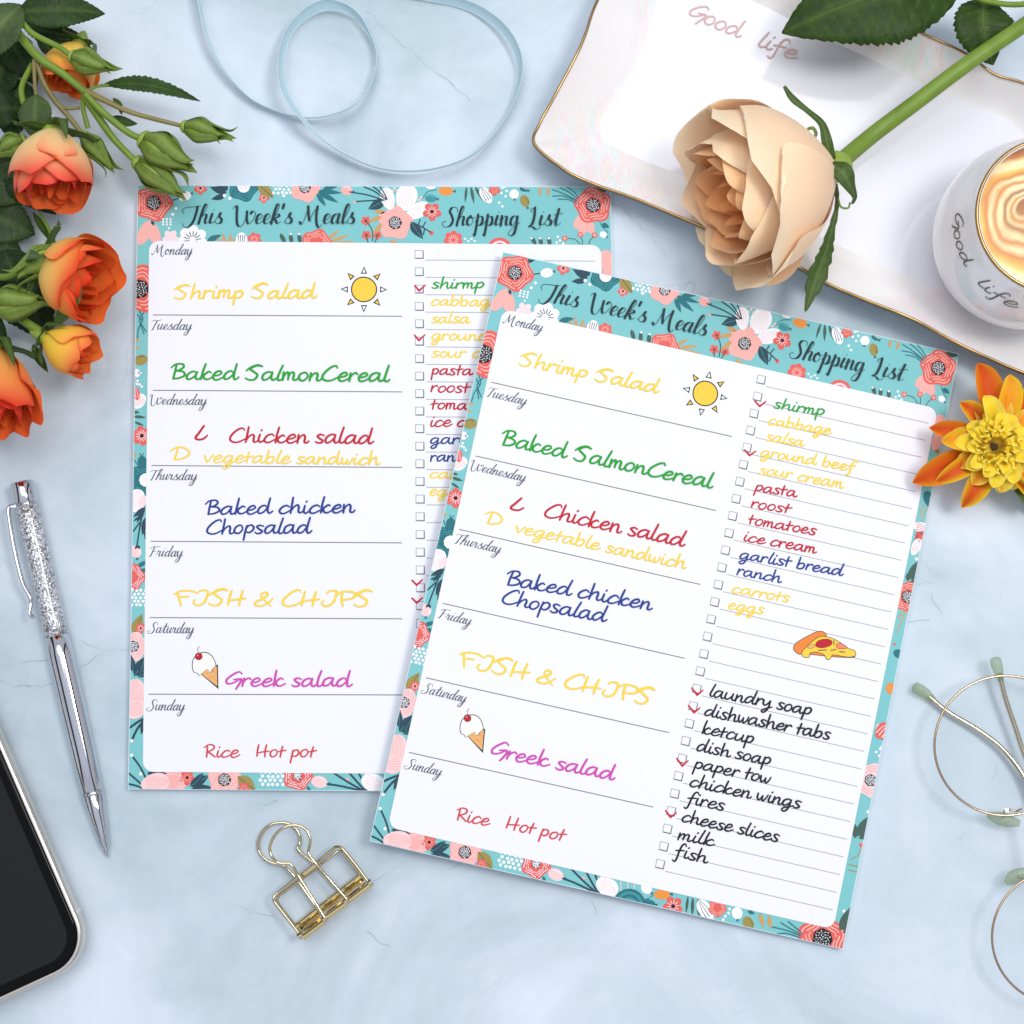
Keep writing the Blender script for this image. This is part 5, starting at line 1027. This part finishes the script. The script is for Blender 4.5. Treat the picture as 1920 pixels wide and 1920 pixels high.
# ------------------------------------------------------------------ dahlia
DAH = attr_mat('dahlia_petal', .5, .12, .10, .12, spec=.2)
def dahlia():
    c = at(1864, 838, .016); t = thing('dahlia', 'yellow and orange dahlia head overlapping the right edge of the tilted notepad', 'flower', Vector((c.x, c.y, .006)))
    Y1, Y2, O1, O2 = (.960, .700, .030), (.985, .870, .160), (.680, .085, .008), (.900, .350, .020)
    def pet(base, tip, hw, col_in, col_out, lift, fold, seed, peak=.52, name='petal', curl=0.):
        base, tip = Vector(base), Vector(tip); rnd = random.Random(seed); mid = (base+tip)/2+Vector((0, 0, lift))
        sp = catmull([base, base.lerp(mid, .6)+Vector((0, 0, lift*.3)), mid, mid.lerp(tip, .55)+Vector((0, 0, lift*.35)), tip+Vector((0, 0, curl))], 5); n = len(sp); g = G(); ws = leaf_w(n, hw, .35, peak)
        rows, cs, uvs = [], [], []
        for i, p in enumerate(sp):
            d = (sp[min(i+1, n-1)]-sp[max(i-1, 0)]).normalized(); sd = d.cross(Vector((0, 0, 1))).normalized(); nn = sd.cross(d); tt = i/(n-1); row, cr, ur = [], [], []
            for j in range(11):
                s = j/5-1; row.append(p+sd*(s*ws[i])+nn*(fold*ws[i]*(s*s)*(1-.3*tt)-(.025*ws[i]*cos(s*9) if name == 'petal' else 0))); cr.append(mixc(col_in, col_out, abs(s)**2.2*.95+.25*max(0, .35-tt))); ur.append((s*.5+.5, tt))
            rows.append(row); cs.append(cr); uvs.append(ur)
        g.grid(rows, 0, cs, uvs); g.build(name, DAH, t)
    tips = [(1834, 680, 26, O1, O2, .016), (1894, 702, 22, O2, Y1, .020), (1800, 754, 20, O1, Y1, .018), (1742, 802, 20, O1, O2, .014), (1764, 826, 22, O2, Y1, .020), (1711, 905, 28, O1, O2, .010), (1752, 906, 19, O1, Y1, .016), (1803, 952, 23, O1, Y1, .012), (1874, 924, 22, Y1, Y2, .018), (1903, 918, 22, Y1, Y2, .016),
            (1955, 705, 24, O1, Y1, .016), (2000, 760, 24, O2, Y1, .014), (2022, 830, 26, O1, O2, .012), (2005, 900, 24, O2, Y1, .014), (1950, 950, 24, O1, Y1, .014), (1845, 742, 20, Y1, Y2, .026), (1960, 930, 20, O1, Y1, .02)]
    for i, (x, y, hw, ci, co, z) in enumerate(tips):
        b = at(1864+(x-1864)*.16, 838+(y-838)*.16, .012); pet(b, at(x, y, z), hw*PX, ci, co, .006, .75, i)
    rnd = random.Random(5)
    for row, (n, r0, r1, hw, z0, z1, ci, co, cu) in enumerate(((9, 26, 86, 20, .014, .0185, O2, Y2, 0), (9, 24, 72, 18, .017, .022, Y1, Y2, .001), (10, 22, 58, 15, .0195, .0245, Y1, Y2, .001), (12, 36, 40, 13, .019, .0255, Y1, Y2, 0), (11, 30, 27, 10, .021, .0265, Y1, Y2, 0), (8, 20, 15, 7, .022, .0258, (.86, .52, .02), (.93, .70, .05), 0))):
        for i in range(n):
            an = row*.37+2*pi*i/n+rnd.uniform(-.12, .12); k = rnd.uniform(.9, 1.1)
            if row >= 3:          # incurved florets round the eye
                p0 = at(1864+44*cos(an)*(1-.17*(row-3)), 838-44*sin(an)*(1-.17*(row-3)), z0); p1 = at(1864+r1*k*cos(an), 838-r1*k*sin(an), z1); pet(p0, p1, hw*PX, ci, co, .005, .35, 60+row*20+i, .5, 'inner_petal')
            else:
                p0 = at(1864+r0*cos(an), 838-r0*sin(an), z0); p1 = at(1864+r1*k*cos(an), 838-r1*k*sin(an), z1); pet(p0, p1, hw*PX, ci, co, .004, .7, 60+row*20+i, .52, 'petal', cu)
    g = G(); lathe(g, c+Vector((0, 0, -.012)), (0, 0, 1), [(0, .004), (.004, .008), (.010, .009), (.0125, .0065), (.0138, .003), (.014, 0)], 20); g.build('flower_heart', mat('dahlia_heart', (.80, .58, .04), .6), t)
    g = G()
    for i in range(9):
        an = i*2.4; r_ = 6*sqrt(i/9); p = at(1863+r_*cos(an), 838+r_*sin(an), .0262); g.ball(p, .0006+.0003*(i % 2), 8)
    g.build('dark_eye', mat('dahlia_eye', (.060, .030, .010), .8), t)
    g = G(); g.tube(catmull([at(1880, 850, .008), at(1915, 920, .006), at(1990, 1000, .005)], 6), .0022, 10); g.build('stem', STEM, t)
    leaf('sepal', t, at(1905, 905, .008), at(1925, 930, .008), 14*PX, (0, 0, .001), .2, 0, LEAFM, 40, (.10, .17, .03), (.15, .22, .05))
dahlia()

# ------------------------------------------------------------------ satin ribbon
def ribbon():
    Z = lambda x, y: (360+x/3, y/3)
    path = [(10, -260), (22, -150), (45, 0), (90, 200), (180, 380), (330, 540), (480, 612), (620, 645), (760, 635), (900, 575), (990, 460), (1025, 320), (1000, 200), (930, 100), (840, 50), (740, 45), (640, 92), (560, 172), (522, 280), (515, 400), (545, 520), (620, 642), (720, 752), (880, 862), (1040, 930), (1200, 952), (1380, 935), (1560, 870), (1700, 740), (1790, 580), (1832, 420), (1810, 290), (1735, 165), (1610, 70), (1480, 20), (1330, -10), (1100, -60), (900, -150)]
    z0 = [.001]*len(path); lean = []
    n = len(path)
    # the second turn rides over the first where they cross (points 19-22)
    for i in range(n):
        z0[i] = .0008+.0035*sin(i*.55)**2+(.0062 if 16 <= i <= 24 else .0)*max(0., 1-((i-20.5)/4.5)**2)**1.5
    # lean: 0 = standing on edge, + = top falls outwards (away from loop centre)
    ln = {0: .4, 3: .15, 7: .45, 10: .55, 12: .1, 15: .85, 17: .45, 20: .75, 23: .35, 26: .30, 28: .25, 31: .75, 34: .6, 37: .5}
    ks = sorted(ln)
    for i in range(n):
        a_ = max(k for k in ks if k <= i); b_ = min([k for k in ks if k >= i] or [a_]); lean.append(.62*(ln[a_] if a_ == b_ else ln[a_]+(ln[b_]-ln[a_])*(i-a_)/(b_-a_)))
    P = catmull([Vector((*Z(*p), 0)) for p in path], 10); Q = catmull([Vector((z, l, 0)) for z, l in zip(z0, lean)], 10)
    wd = .0052; rows, uvs = [], []; m = len(P); fine = 5
    for i, p in enumerate(P):
        z, l = Q[i].x, Q[i].y; c = at(p.x, p.y, z+.003); d = P[min(i+1, m-1)]-P[max(i-1, 0)]; dw = Vector((d.x, -d.y, 0)).normalized(); nn = Vector((dw.y, -dw.x, 0))
        ax = nn*sin(l)+Vector((0, 0, cos(l))); b0 = Vector((c.x, c.y, max(z, .0006)))
        rows.append([b0+ax*(wd*j/fine)+nn*(.0006*sin(pi*j/fine)) for j in range(fine+1)]); uvs.append([(j/fine, i/m*60) for j in range(fine+1)])
    g = G(); g.grid(rows, 0, None, uvs)
    sat = bpy.data.materials.new('pale_blue_satin'); sat.use_nodes = True; t_ = sat.node_tree; b = t_.nodes['Principled BSDF']
    b.inputs['Base Color'].default_value = (.560, .770, .850, 1); b.inputs['Roughness'].default_value = .24; b.inputs['Anisotropic'].default_value = .6; b.inputs['Sheen Weight'].default_value = .3; b.inputs['Specular IOR Level'].default_value = .8
    uv = t_.nodes.new('ShaderNodeUVMap'); uv.uv_map = 'blade'; mp = t_.nodes.new('ShaderNodeMapping'); mp.inputs['Scale'].default_value = (9, 30, 1); t_.links.new(uv.outputs[0], mp.inputs[0])
    nz = t_.nodes.new('ShaderNodeTexNoise'); nz.inputs['Scale'].default_value = 6; t_.links.new(mp.outputs[0], nz.inputs['Vector']); bp = t_.nodes.new('ShaderNodeBump'); bp.inputs['Strength'].default_value = .4; bp.inputs['Distance'].default_value = .0002; t_.links.new(nz.outputs[0], bp.inputs['Height']); t_.links.new(bp.outputs[0], b.inputs['Normal'])
    tl = t_.nodes.new('ShaderNodeBsdfTranslucent'); tl.inputs[0].default_value = (.66, .84, .90, 1); mxs = t_.nodes.new('ShaderNodeMixShader'); mxs.inputs[0].default_value = .28; t_.links.new(b.outputs[0], mxs.inputs[1]); t_.links.new(tl.outputs[0], mxs.inputs[2]); t_.links.new(mxs.outputs[0], t_.nodes['Material Output'].inputs[0])
    t = thing('satin_ribbon', 'narrow pale blue satin ribbon curled in two loops on the marble', 'ribbon', at(640, 160, 0)); g.build('ribbon_band', sat, t)
    g = G()
    for j in (0, fine): g.tube([r[j] for r in rows], .00013, 6)
    g.build('woven_edge', mat('ribbon_selvedge', (.60, .79, .86), .4), t)
ribbon()

# ------------------------------------------------------------------ pen
CHROME = mat('chrome', (.64, .65, .70), .07, 1.); CHROMED = mat('brushed_chrome', (.62, .63, .68), .16, 1.)
def crystal_mat():
    m = bpy.data.materials.new('crystal_chips'); m.use_nodes = True; t = m.node_tree; b = t.nodes['Principled BSDF']; N, L = t.nodes.new, t.links.new
    c = N('ShaderNodeTexCoord'); v = N('ShaderNodeTexVoronoi'); v.inputs['Scale'].default_value = 1600; L(c.outputs['Object'], v.inputs['Vector'])
    r = N('ShaderNodeValToRGB'); r.color_ramp.elements[0].position = .1; r.color_ramp.elements[0].color = (.16, .17, .18, 1); r.color_ramp.elements[1].position = .95; r.color_ramp.elements[1].color = (.86, .87, .90, 1)
    s = N('ShaderNodeSeparateColor'); L(v.outputs['Color'], s.inputs[0]); L(s.outputs[0], r.inputs[0]); L(r.outputs[0], b.inputs['Base Color'])
    b.inputs['Metallic'].default_value = .45; b.inputs['Roughness'].default_value = .18; b.inputs['Coat Weight'].default_value = 1.; b.inputs['Coat Roughness'].default_value = .03
    bp = N('ShaderNodeBump'); bp.inputs['Strength'].default_value = .8; bp.inputs['Distance'].default_value = .0003; L(v.outputs['Distance'], bp.inputs['Height']); L(bp.outputs[0], b.inputs['Normal'])
    return m
def pen():
    zc = .0054; a, b = at(40, 904, zc+.0002), at(202, 1607, zc-.0028); A = (b-a).normalized(); L_ = (b-a).length
    t = thing('ballpoint_pen', 'silver ballpoint pen with a crystal filled barrel beside the straight notepad', 'pen', Vector((a.lerp(b, .5).x, a.lerp(b, .5).y, 0)))
    def sec(name, prof, m, n=40): g = G(); lathe(g, a, A, [(h*L_, r*PX) for h, r in prof], n); o = g.build(name, m, t); return o
    f = lambda y: (y-904)/703
    sec('cap', [(0, 0), (0, 20), (.004, 22.5), (f(942), 22.5), (f(944), 21.5), (f(944.5), 19)], CHROME)
    sec('collar_ring', [(f(944), 18.5), (f(945), 20.5), (f(949), 20.5), (f(950), 18.5)], CHROMED)
    sec('crystal_barrel', [(f(949), 18)]+[(f(950+i*24.5), 21.6+.35*sin(i*2.1)) for i in range(11)]+[(f(1196), 18)], crystal_mat())
    sec('barrel', [(f(1194), 18), (f(1195), 22.4), (f(1230), 22.8), (f(1330), 22.4), (f(1420), 21.2), (f(1484), 19.6), (f(1486), 17)], CHROME)
    sec('grip_ring', [(f(1484), 17), (f(1486), 20.4), (f(1491), 20.4), (f(1493), 17)], CHROMED)
    sec('cone_tip', [(f(1491), 18), (f(1493), 19.4), (f(1530), 15.6), (f(1560), 11.6), (f(1588), 7.4), (f(1590), 5.2)], CHROME)
    sec('writing_point', [(f(1588), 5), (f(1596), 4.4), (f(1604), 1.8), (f(1607), .8), (f(1607.5), 0)], CHROMED)
    g = G(); sd = A.cross(Vector((0, 0, 1))).normalized()
    pts = catmull([at(30, 950, .0068), at(17, 952, .0078), at(18, 975, .0084), at(28, 1035, .0086), at(42, 1090, .0085), at(56, 1118, .0082), at(58, 1132, .0080), at(56, 1150, .0084), at(62, 1158, .0088)], 6)
    g.tube(pts, [4.5*PX, 4.0*PX], 10, flat=.7); g.build('pocket_clip', CHROME, t)
pen()

# ------------------------------------------------------------------ smartphone
def phone():
    o_ = at(189.8, 1790, .0); ex = (at(189.8-155*.5, 1790-358*.5)-o_).normalized(); ey = (at(189.8-139, 1790+62)-o_).normalized(); ey = (ey-ex*ey.dot(ex)).normalized()
    Ln, Wd, T, RC = .148, .0725, .0078, 78*PX
    t = thing('smartphone', 'black screen smartphone with pale metal frame at the lower left corner', 'phone', o_+ex*Ln/2+ey*Wd/2)
    up = Vector((0, 0, 1))
    def outline(ins, n=10):
        r = max(RC-ins, .0005); pts = []
        for cx, cy, a0 in ((ins+r, ins+r, pi), (Ln-ins-r, ins+r, 1.5*pi), (Ln-ins-r, Wd-ins-r, 0), (ins+r, Wd-ins-r, .5*pi)):
            for q in range(n+1): an = a0+q/n*pi/2; pts.append((cx+r*cos(an), cy+r*sin(an)))
        return pts
    # shift so the upper edge lands on the photo's outline
    sh = at(189.8, 1790, T*.6)-at(189.8, 1790, 0)
    W = lambda p, z: o_+sh+ex*p[0]+ey*p[1]+up*z
    def shell(name, steps, m, cap=True):
        g = G(); g.grid([[W(p, z) for p in outline(i_)] for i_, z in steps], closed_u=True); n = len(outline(0))
        if cap: k = len(g.v); g.f.append(tuple(k-n+i for i in range(n))); g.m.append(0)
        return g.build(name, m, t, smooth=True)
    fr = mat('champagne_metal', (.700, .660, .600), .34, 1.)
    shell('frame', [(.0012, .0003), (.0004, .0009), (0, .002), (0, .0058), (.0005, .0070), (.0012, .0074), (.0019, .0073)], fr, False)
    shell('back_cover', [(.0030, .0004), (.0012, .0003)][::-1], fr)
    g = G(); bl = mat('black_glass', (.003, .003, .003), .1, spec=.12)
    g.grid([[W(p, z) for p in outline(i_)] for i_, z in ((.0017, .0071), (.0020, .0076), (.0026, .0079), (.0034, .0080))], closed_u=True); n = len(outline(0)); k = len(g.v); g.f.append(tuple(k-n+i for i in range(n))); g.m.append(0); g.build('front_glass', bl, t)
    g = G(); pts = [W(p, .00806) for p in outline(22*PX+.0012)]; g.add(pts, [tuple(range(len(pts)))]); g.build('screen', mat('screen_off_grey', (.017, .017, .0175), .3, spec=.12), t, smooth=False)
    g = G(); q = W((92*PX, 0), .0039); g.box(q, ex*.0006, ey*.00012, up*.0030); g.build('antenna_line', mat('antenna_white', (.72, .70, .66), .5), t, smooth=False)
    g = G()
    for i in range(5):
        q = W((-.00002, .021+i*.0028), .0040); g.tube([q-ex*.0001, q+ex*.00004], .0006, 10)
    g.build('speaker_holes', mat('hole_black', (.01, .01, .01), .8), t)
phone()

# ------------------------------------------------------------------ binder clip
BRASS = mat('pale_gold_wire', (.660, .560, .380), .13, 1.); BRASS2 = mat('polished_gold', (.760, .620, .330), .12, 1.)
def binder_clip():
    t = thing('binder_clip', 'hollow pale gold wire binder clip lying on the marble below the notepads', 'binder clip', at(600, 1660, 0))
    Q = lambda p, z: at(440+p[0]/6, 1500+p[1]/6, z)
    def wire(name, pts, z, r, m=BRASS):
        n = len(pts); zs = z if isinstance(z, list) else [z]*n
        g = G(); g.tube(catmull([Q(p, zs[i]) for i, p in enumerate(pts)], 6), r, 10); return g.build(name, m, t)
    zz = lambda n, a, b: [a+(b-a)*sin(pi*i/(n-1)) for i in range(n)]
    up_ = [(735, 1515), (600, 1340), (465, 1165), (438, 1120), (450, 1075), (500, 1032), (800, 800), (1085, 568), (1130, 530), (1180, 528), (1225, 562), (1370, 740), (1500, 915)]
    lo_ = [(705, 1440), (600, 1310), (495, 1170), (478, 1130), (488, 1090), (530, 1055), (820, 840), (1120, 606), (1160, 575), (1200, 580), (1235, 612), (1330, 735), (1440, 880)]
    wire('frame_wire', up_, zz(13, .0098, .0066), .00058); wire('frame_wire', lo_, zz(13, .0016, .0048), .00058)
    wire('handle', [(1010, 1320), (860, 1080), (705, 835), (655, 750), (610, 712), (550, 715), (480, 700), (420, 640), (395, 570), (402, 500), (450, 400), (550, 312), (680, 282), (790, 325), (842, 410), (848, 490), (830, 560), (835, 610), (900, 700), (1080, 910), (1262, 1118)], [.0108]*3+[.0118]*4+[.0125]*9+[.0118]*3+[.0108]*2, .00058)
    wire('handle', [(955, 1262), (830, 1080), (700, 900), (620, 800), (560, 742), (500, 720), (430, 708), (340, 662), (280, 590), (262, 520), (272, 440), (320, 350), (420, 272), (560, 256), (670, 305), (730, 400), (732, 480), (708, 545), (760, 605), (880, 705), (1040, 870), (1200, 1040)], [.0030]*4+[.0022]*4+[.0014]*9+[.0022]*3+[.0030]*2, .00058)
    # the sprung spine: a folded gold channel with wrapped barrels
    A0, A1, B0, B1 = (690, 1425), (1425, 845), (775, 1560), (1545, 945)
    g = G(); rows = []
    L = lambda a, b, u: (a[0]+(b[0]-a[0])*u, a[1]+(b[1]-a[1])*u)
    for i in range(13):
        u = i/12; pa, pb = L(A0, A1, u), L(B0, B1, u); row = []
        for j in range(9):
            v = j/8; p = (pa[0]+(pb[0]-pa[0])*v, pa[1]+(pb[1]-pa[1])*v); row.append(Q(p, .0018+.0012*cos(v*pi*2)-.0010*sin(v*pi)))
        rows.append(row)
    g.grid(rows); g.build('spine', BRASS2, t, solid=.0004)
    for (u0, u1) in ((.0, .36), (.36, .66), (.66, 1.)):
        for e0, e1, z, r, nm in ((A0, A1, .0022, .0011, 'lower_barrel'), (B0, B1, .0095, .0011, 'upper_barrel')):
            if nm == 'upper_barrel' and u0 == .36: p, q = (1032, 1318), (1250, 1165)
            elif nm == 'upper_barrel' and u0 == 0: p, q = (770, 1545), (1005, 1372)
            elif nm == 'upper_barrel': p, q = (1290, 1130), (1535, 945)
            else: p, q = L(e0, e1, u0+.015), L(e0, e1, u1-.015)
            g = G(); g.tube([Q(p, z), Q(q, z)], r, 14); g.build('barrel', BRASS2, t)
    for u0, u1 in ((.03, .30), (.40, .60), (.70, .97)):
        g = G(); rows = []
        for i in range(2):
            pa, pb = L((725, 1500), (1500, 905), (u0, u1)[i]), L(B0, B1, (u0, u1)[i]); rows.append([Q((pa[0]+(pb[0]-pa[0])*v*.9, pa[1]+(pb[1]-pa[1])*v*.9), .0030+.0062*v) for v in (0, .2, .4, .6, .8, 1)])
        g.grid(rows); g.build('spine_plate', BRASS2, t, solid=.0004)
    for x, y in ((735, 1525), (1015, 1335), (1255, 1135), (1525, 930)):
        g = G(); g.tube([Q((x-16, y+14), .0096), Q((x+22, y-16), .0096)], .0014, 12); g.build('wire_knuckle', BRASS, t)
    g = G(); g.tube([Q((735, 870), .0060), Q((930, 722), .0060)], .0011, 12); g.build('jaw_sleeve', BRASS2, t)
binder_clip()

# ------------------------------------------------------------------ spectacles
def glasses():
    RG = mat('rose_gold_wire', (.520, .390, .270), .16, 1.); RGD = mat('pale_gold_temple', (.640, .570, .420), .16, 1.)
    pad_m = bpy.data.materials.new('clear_green_silicone'); pad_m.use_nodes = True; t_ = pad_m.node_tree; b = t_.nodes['Principled BSDF']; b.inputs['Base Color'].default_value = (.42, .48, .36, 1); b.inputs['Roughness'].default_value = .12
    tr = t_.nodes.new('ShaderNodeBsdfTransparent'); tr.inputs[0].default_value = (.82, .88, .78, 1); mx = t_.nodes.new('ShaderNodeMixShader'); mx.inputs[0].default_value = .28
    t_.links.new(tr.outputs[0], mx.inputs[1]); t_.links.new(b.outputs[0], mx.inputs[2]); t_.links.new(mx.outputs[0], t_.nodes['Material Output'].inputs[0])
    lm = bpy.data.materials.new('spectacle_lens'); lm.use_nodes = True; t_ = lm.node_tree; tr = t_.nodes.new('ShaderNodeBsdfTransparent'); tr.inputs[0].default_value = (.985, .992, .992, 1); gl = t_.nodes.new('ShaderNodeBsdfGlossy'); gl.inputs['Roughness'].default_value = .02; mx = t_.nodes.new('ShaderNodeMixShader'); mx.inputs[0].default_value = .02
    t_.links.new(tr.outputs[0], mx.inputs[1]); t_.links.new(gl.outputs[0], mx.inputs[2]); t_.links.new(mx.outputs[0], t_.nodes['Material Output'].inputs[0])
    t = thing('eyeglasses', 'round thin gold framed glasses folded on the marble at the lower right edge', 'glasses', at(1900, 1560, 0))
    ZL = .0135
    def lens(cx, cy, rx, ry, z):
        n = 64; P_ = [at(cx+rx*cos(2*pi*i/n), cy+ry*sin(2*pi*i/n), z) for i in range(n)]
        g = G(); g.tube(P_+[P_[0]], .00047, 8, cap=False); g.build('lens_rim', RG, t)
        g = G(); c = at(cx, cy, z); top = [c+(p-c)*.985+Vector((0, 0, .0004)) for p in P_]; low = [c+(p-c)*.985-Vector((0, 0, .0006)) for p in P_]
        g.add(top+[c+Vector((0, 0, .0004))]+low+[c-Vector((0, 0, .0006))], [(i, (i+1) % n, n) for i in range(n)]+[(n+1+(i+1) % n, n+1+i, 2*n+1) for i in range(n)]+[((i+1) % n, i, n+1+i, n+1+(i+1) % n) for i in range(n)]); g.build('lens', lm, t, smooth=False)
    lens(1885, 1398, 133, 131, ZL); lens(1993, 1757, 133, 128, ZL)
    def tb(name, pts, r, m): g = G(); g.tube(catmull([at(*p) for p in pts], 7), r, 10); return g.build(name, m, t)
    tb('bridge', [(1925, 1522, ZL), (1938, 1545, ZL+.002), (1948, 1590, ZL+.003), (1952, 1625, ZL+.002), (1950, 1638, ZL)], .0008, RG)
    def arm(pts, tip, r):
        tb('temple', pts, [r*1.25, r*1.15, r, r, r*.95, r*.9][0:1]*1 and r, RGD); d = [at(*p) for p in tip]
        g = G(); g.tube(catmull(d, 6), [.0011, .0013, .0017, .0023, .0026, .0027, .0026, .0020, .0008][0] if False else [(.0010+.0012*sin(pi*min(1, (i/(6*(len(tip)-1)))*.78))) if i < 6*(len(tip)-1) else .0010 for i in range(6*(len(tip)-1)+1)], 12); g.build('temple_tip', pad_m, t)
    arm([(1742, 1306, .0032), (1778, 1335, .0036), (1830, 1366, .004), (1870, 1395, .0045), (1900, 1427, .005), (1925, 1465, .006), (1960, 1530, .008), (2010, 1490, .011), (2016, 1420, .0133)], [(1752, 1313, .0042), (1738, 1302, .0038), (1722, 1292, .0036), (1712, 1287, .0036)], .00095)
    arm([(1874, 1262, .0090), (1880, 1290, .0085), (1888, 1318, .008), (1905, 1368, .0075), (1925, 1425, .0075), (1990, 1580, .009), (2060, 1700, .011), (2120, 1740, .0133)], [(1877, 1278, .0090), (1872, 1258, .0095), (1868, 1244, .0095), (1866, 1232, .0095)], .0010)
    for pts in ([(1852, 1528, .0085), (1880, 1536, .0078), (1912, 1544, .0085)], [(1886, 1656, .0085), (1902, 1644, .0078), (1930, 1632, .0085)]):
        g = G(); d = catmull([at(*p) for p in pts], 6); g.tube(d, [.0008+.0017*sin(pi*(i+.5)/(len(d)+.5)) for i in range(len(d))], 12, flat=.6); g.build('nose_pad', pad_m, t)
    tb('pad_arm', [(1880, 1534, .0085), (1884, 1520, .010), (1892, 1518, .0115), (1906, 1521, .0125), (1916, 1516, .0133)], .00045, RGD); tb('pad_arm', [(1908, 1644, .0085), (1925, 1650, .0105), (1945, 1645, .0132)], .00045, RGD)
    g = G(); g.tube([at(1886, 1519, .0113), at(1888, 1519, .0125)], .0007, 12); g.build('pad_screw', RGD, t)
glasses()
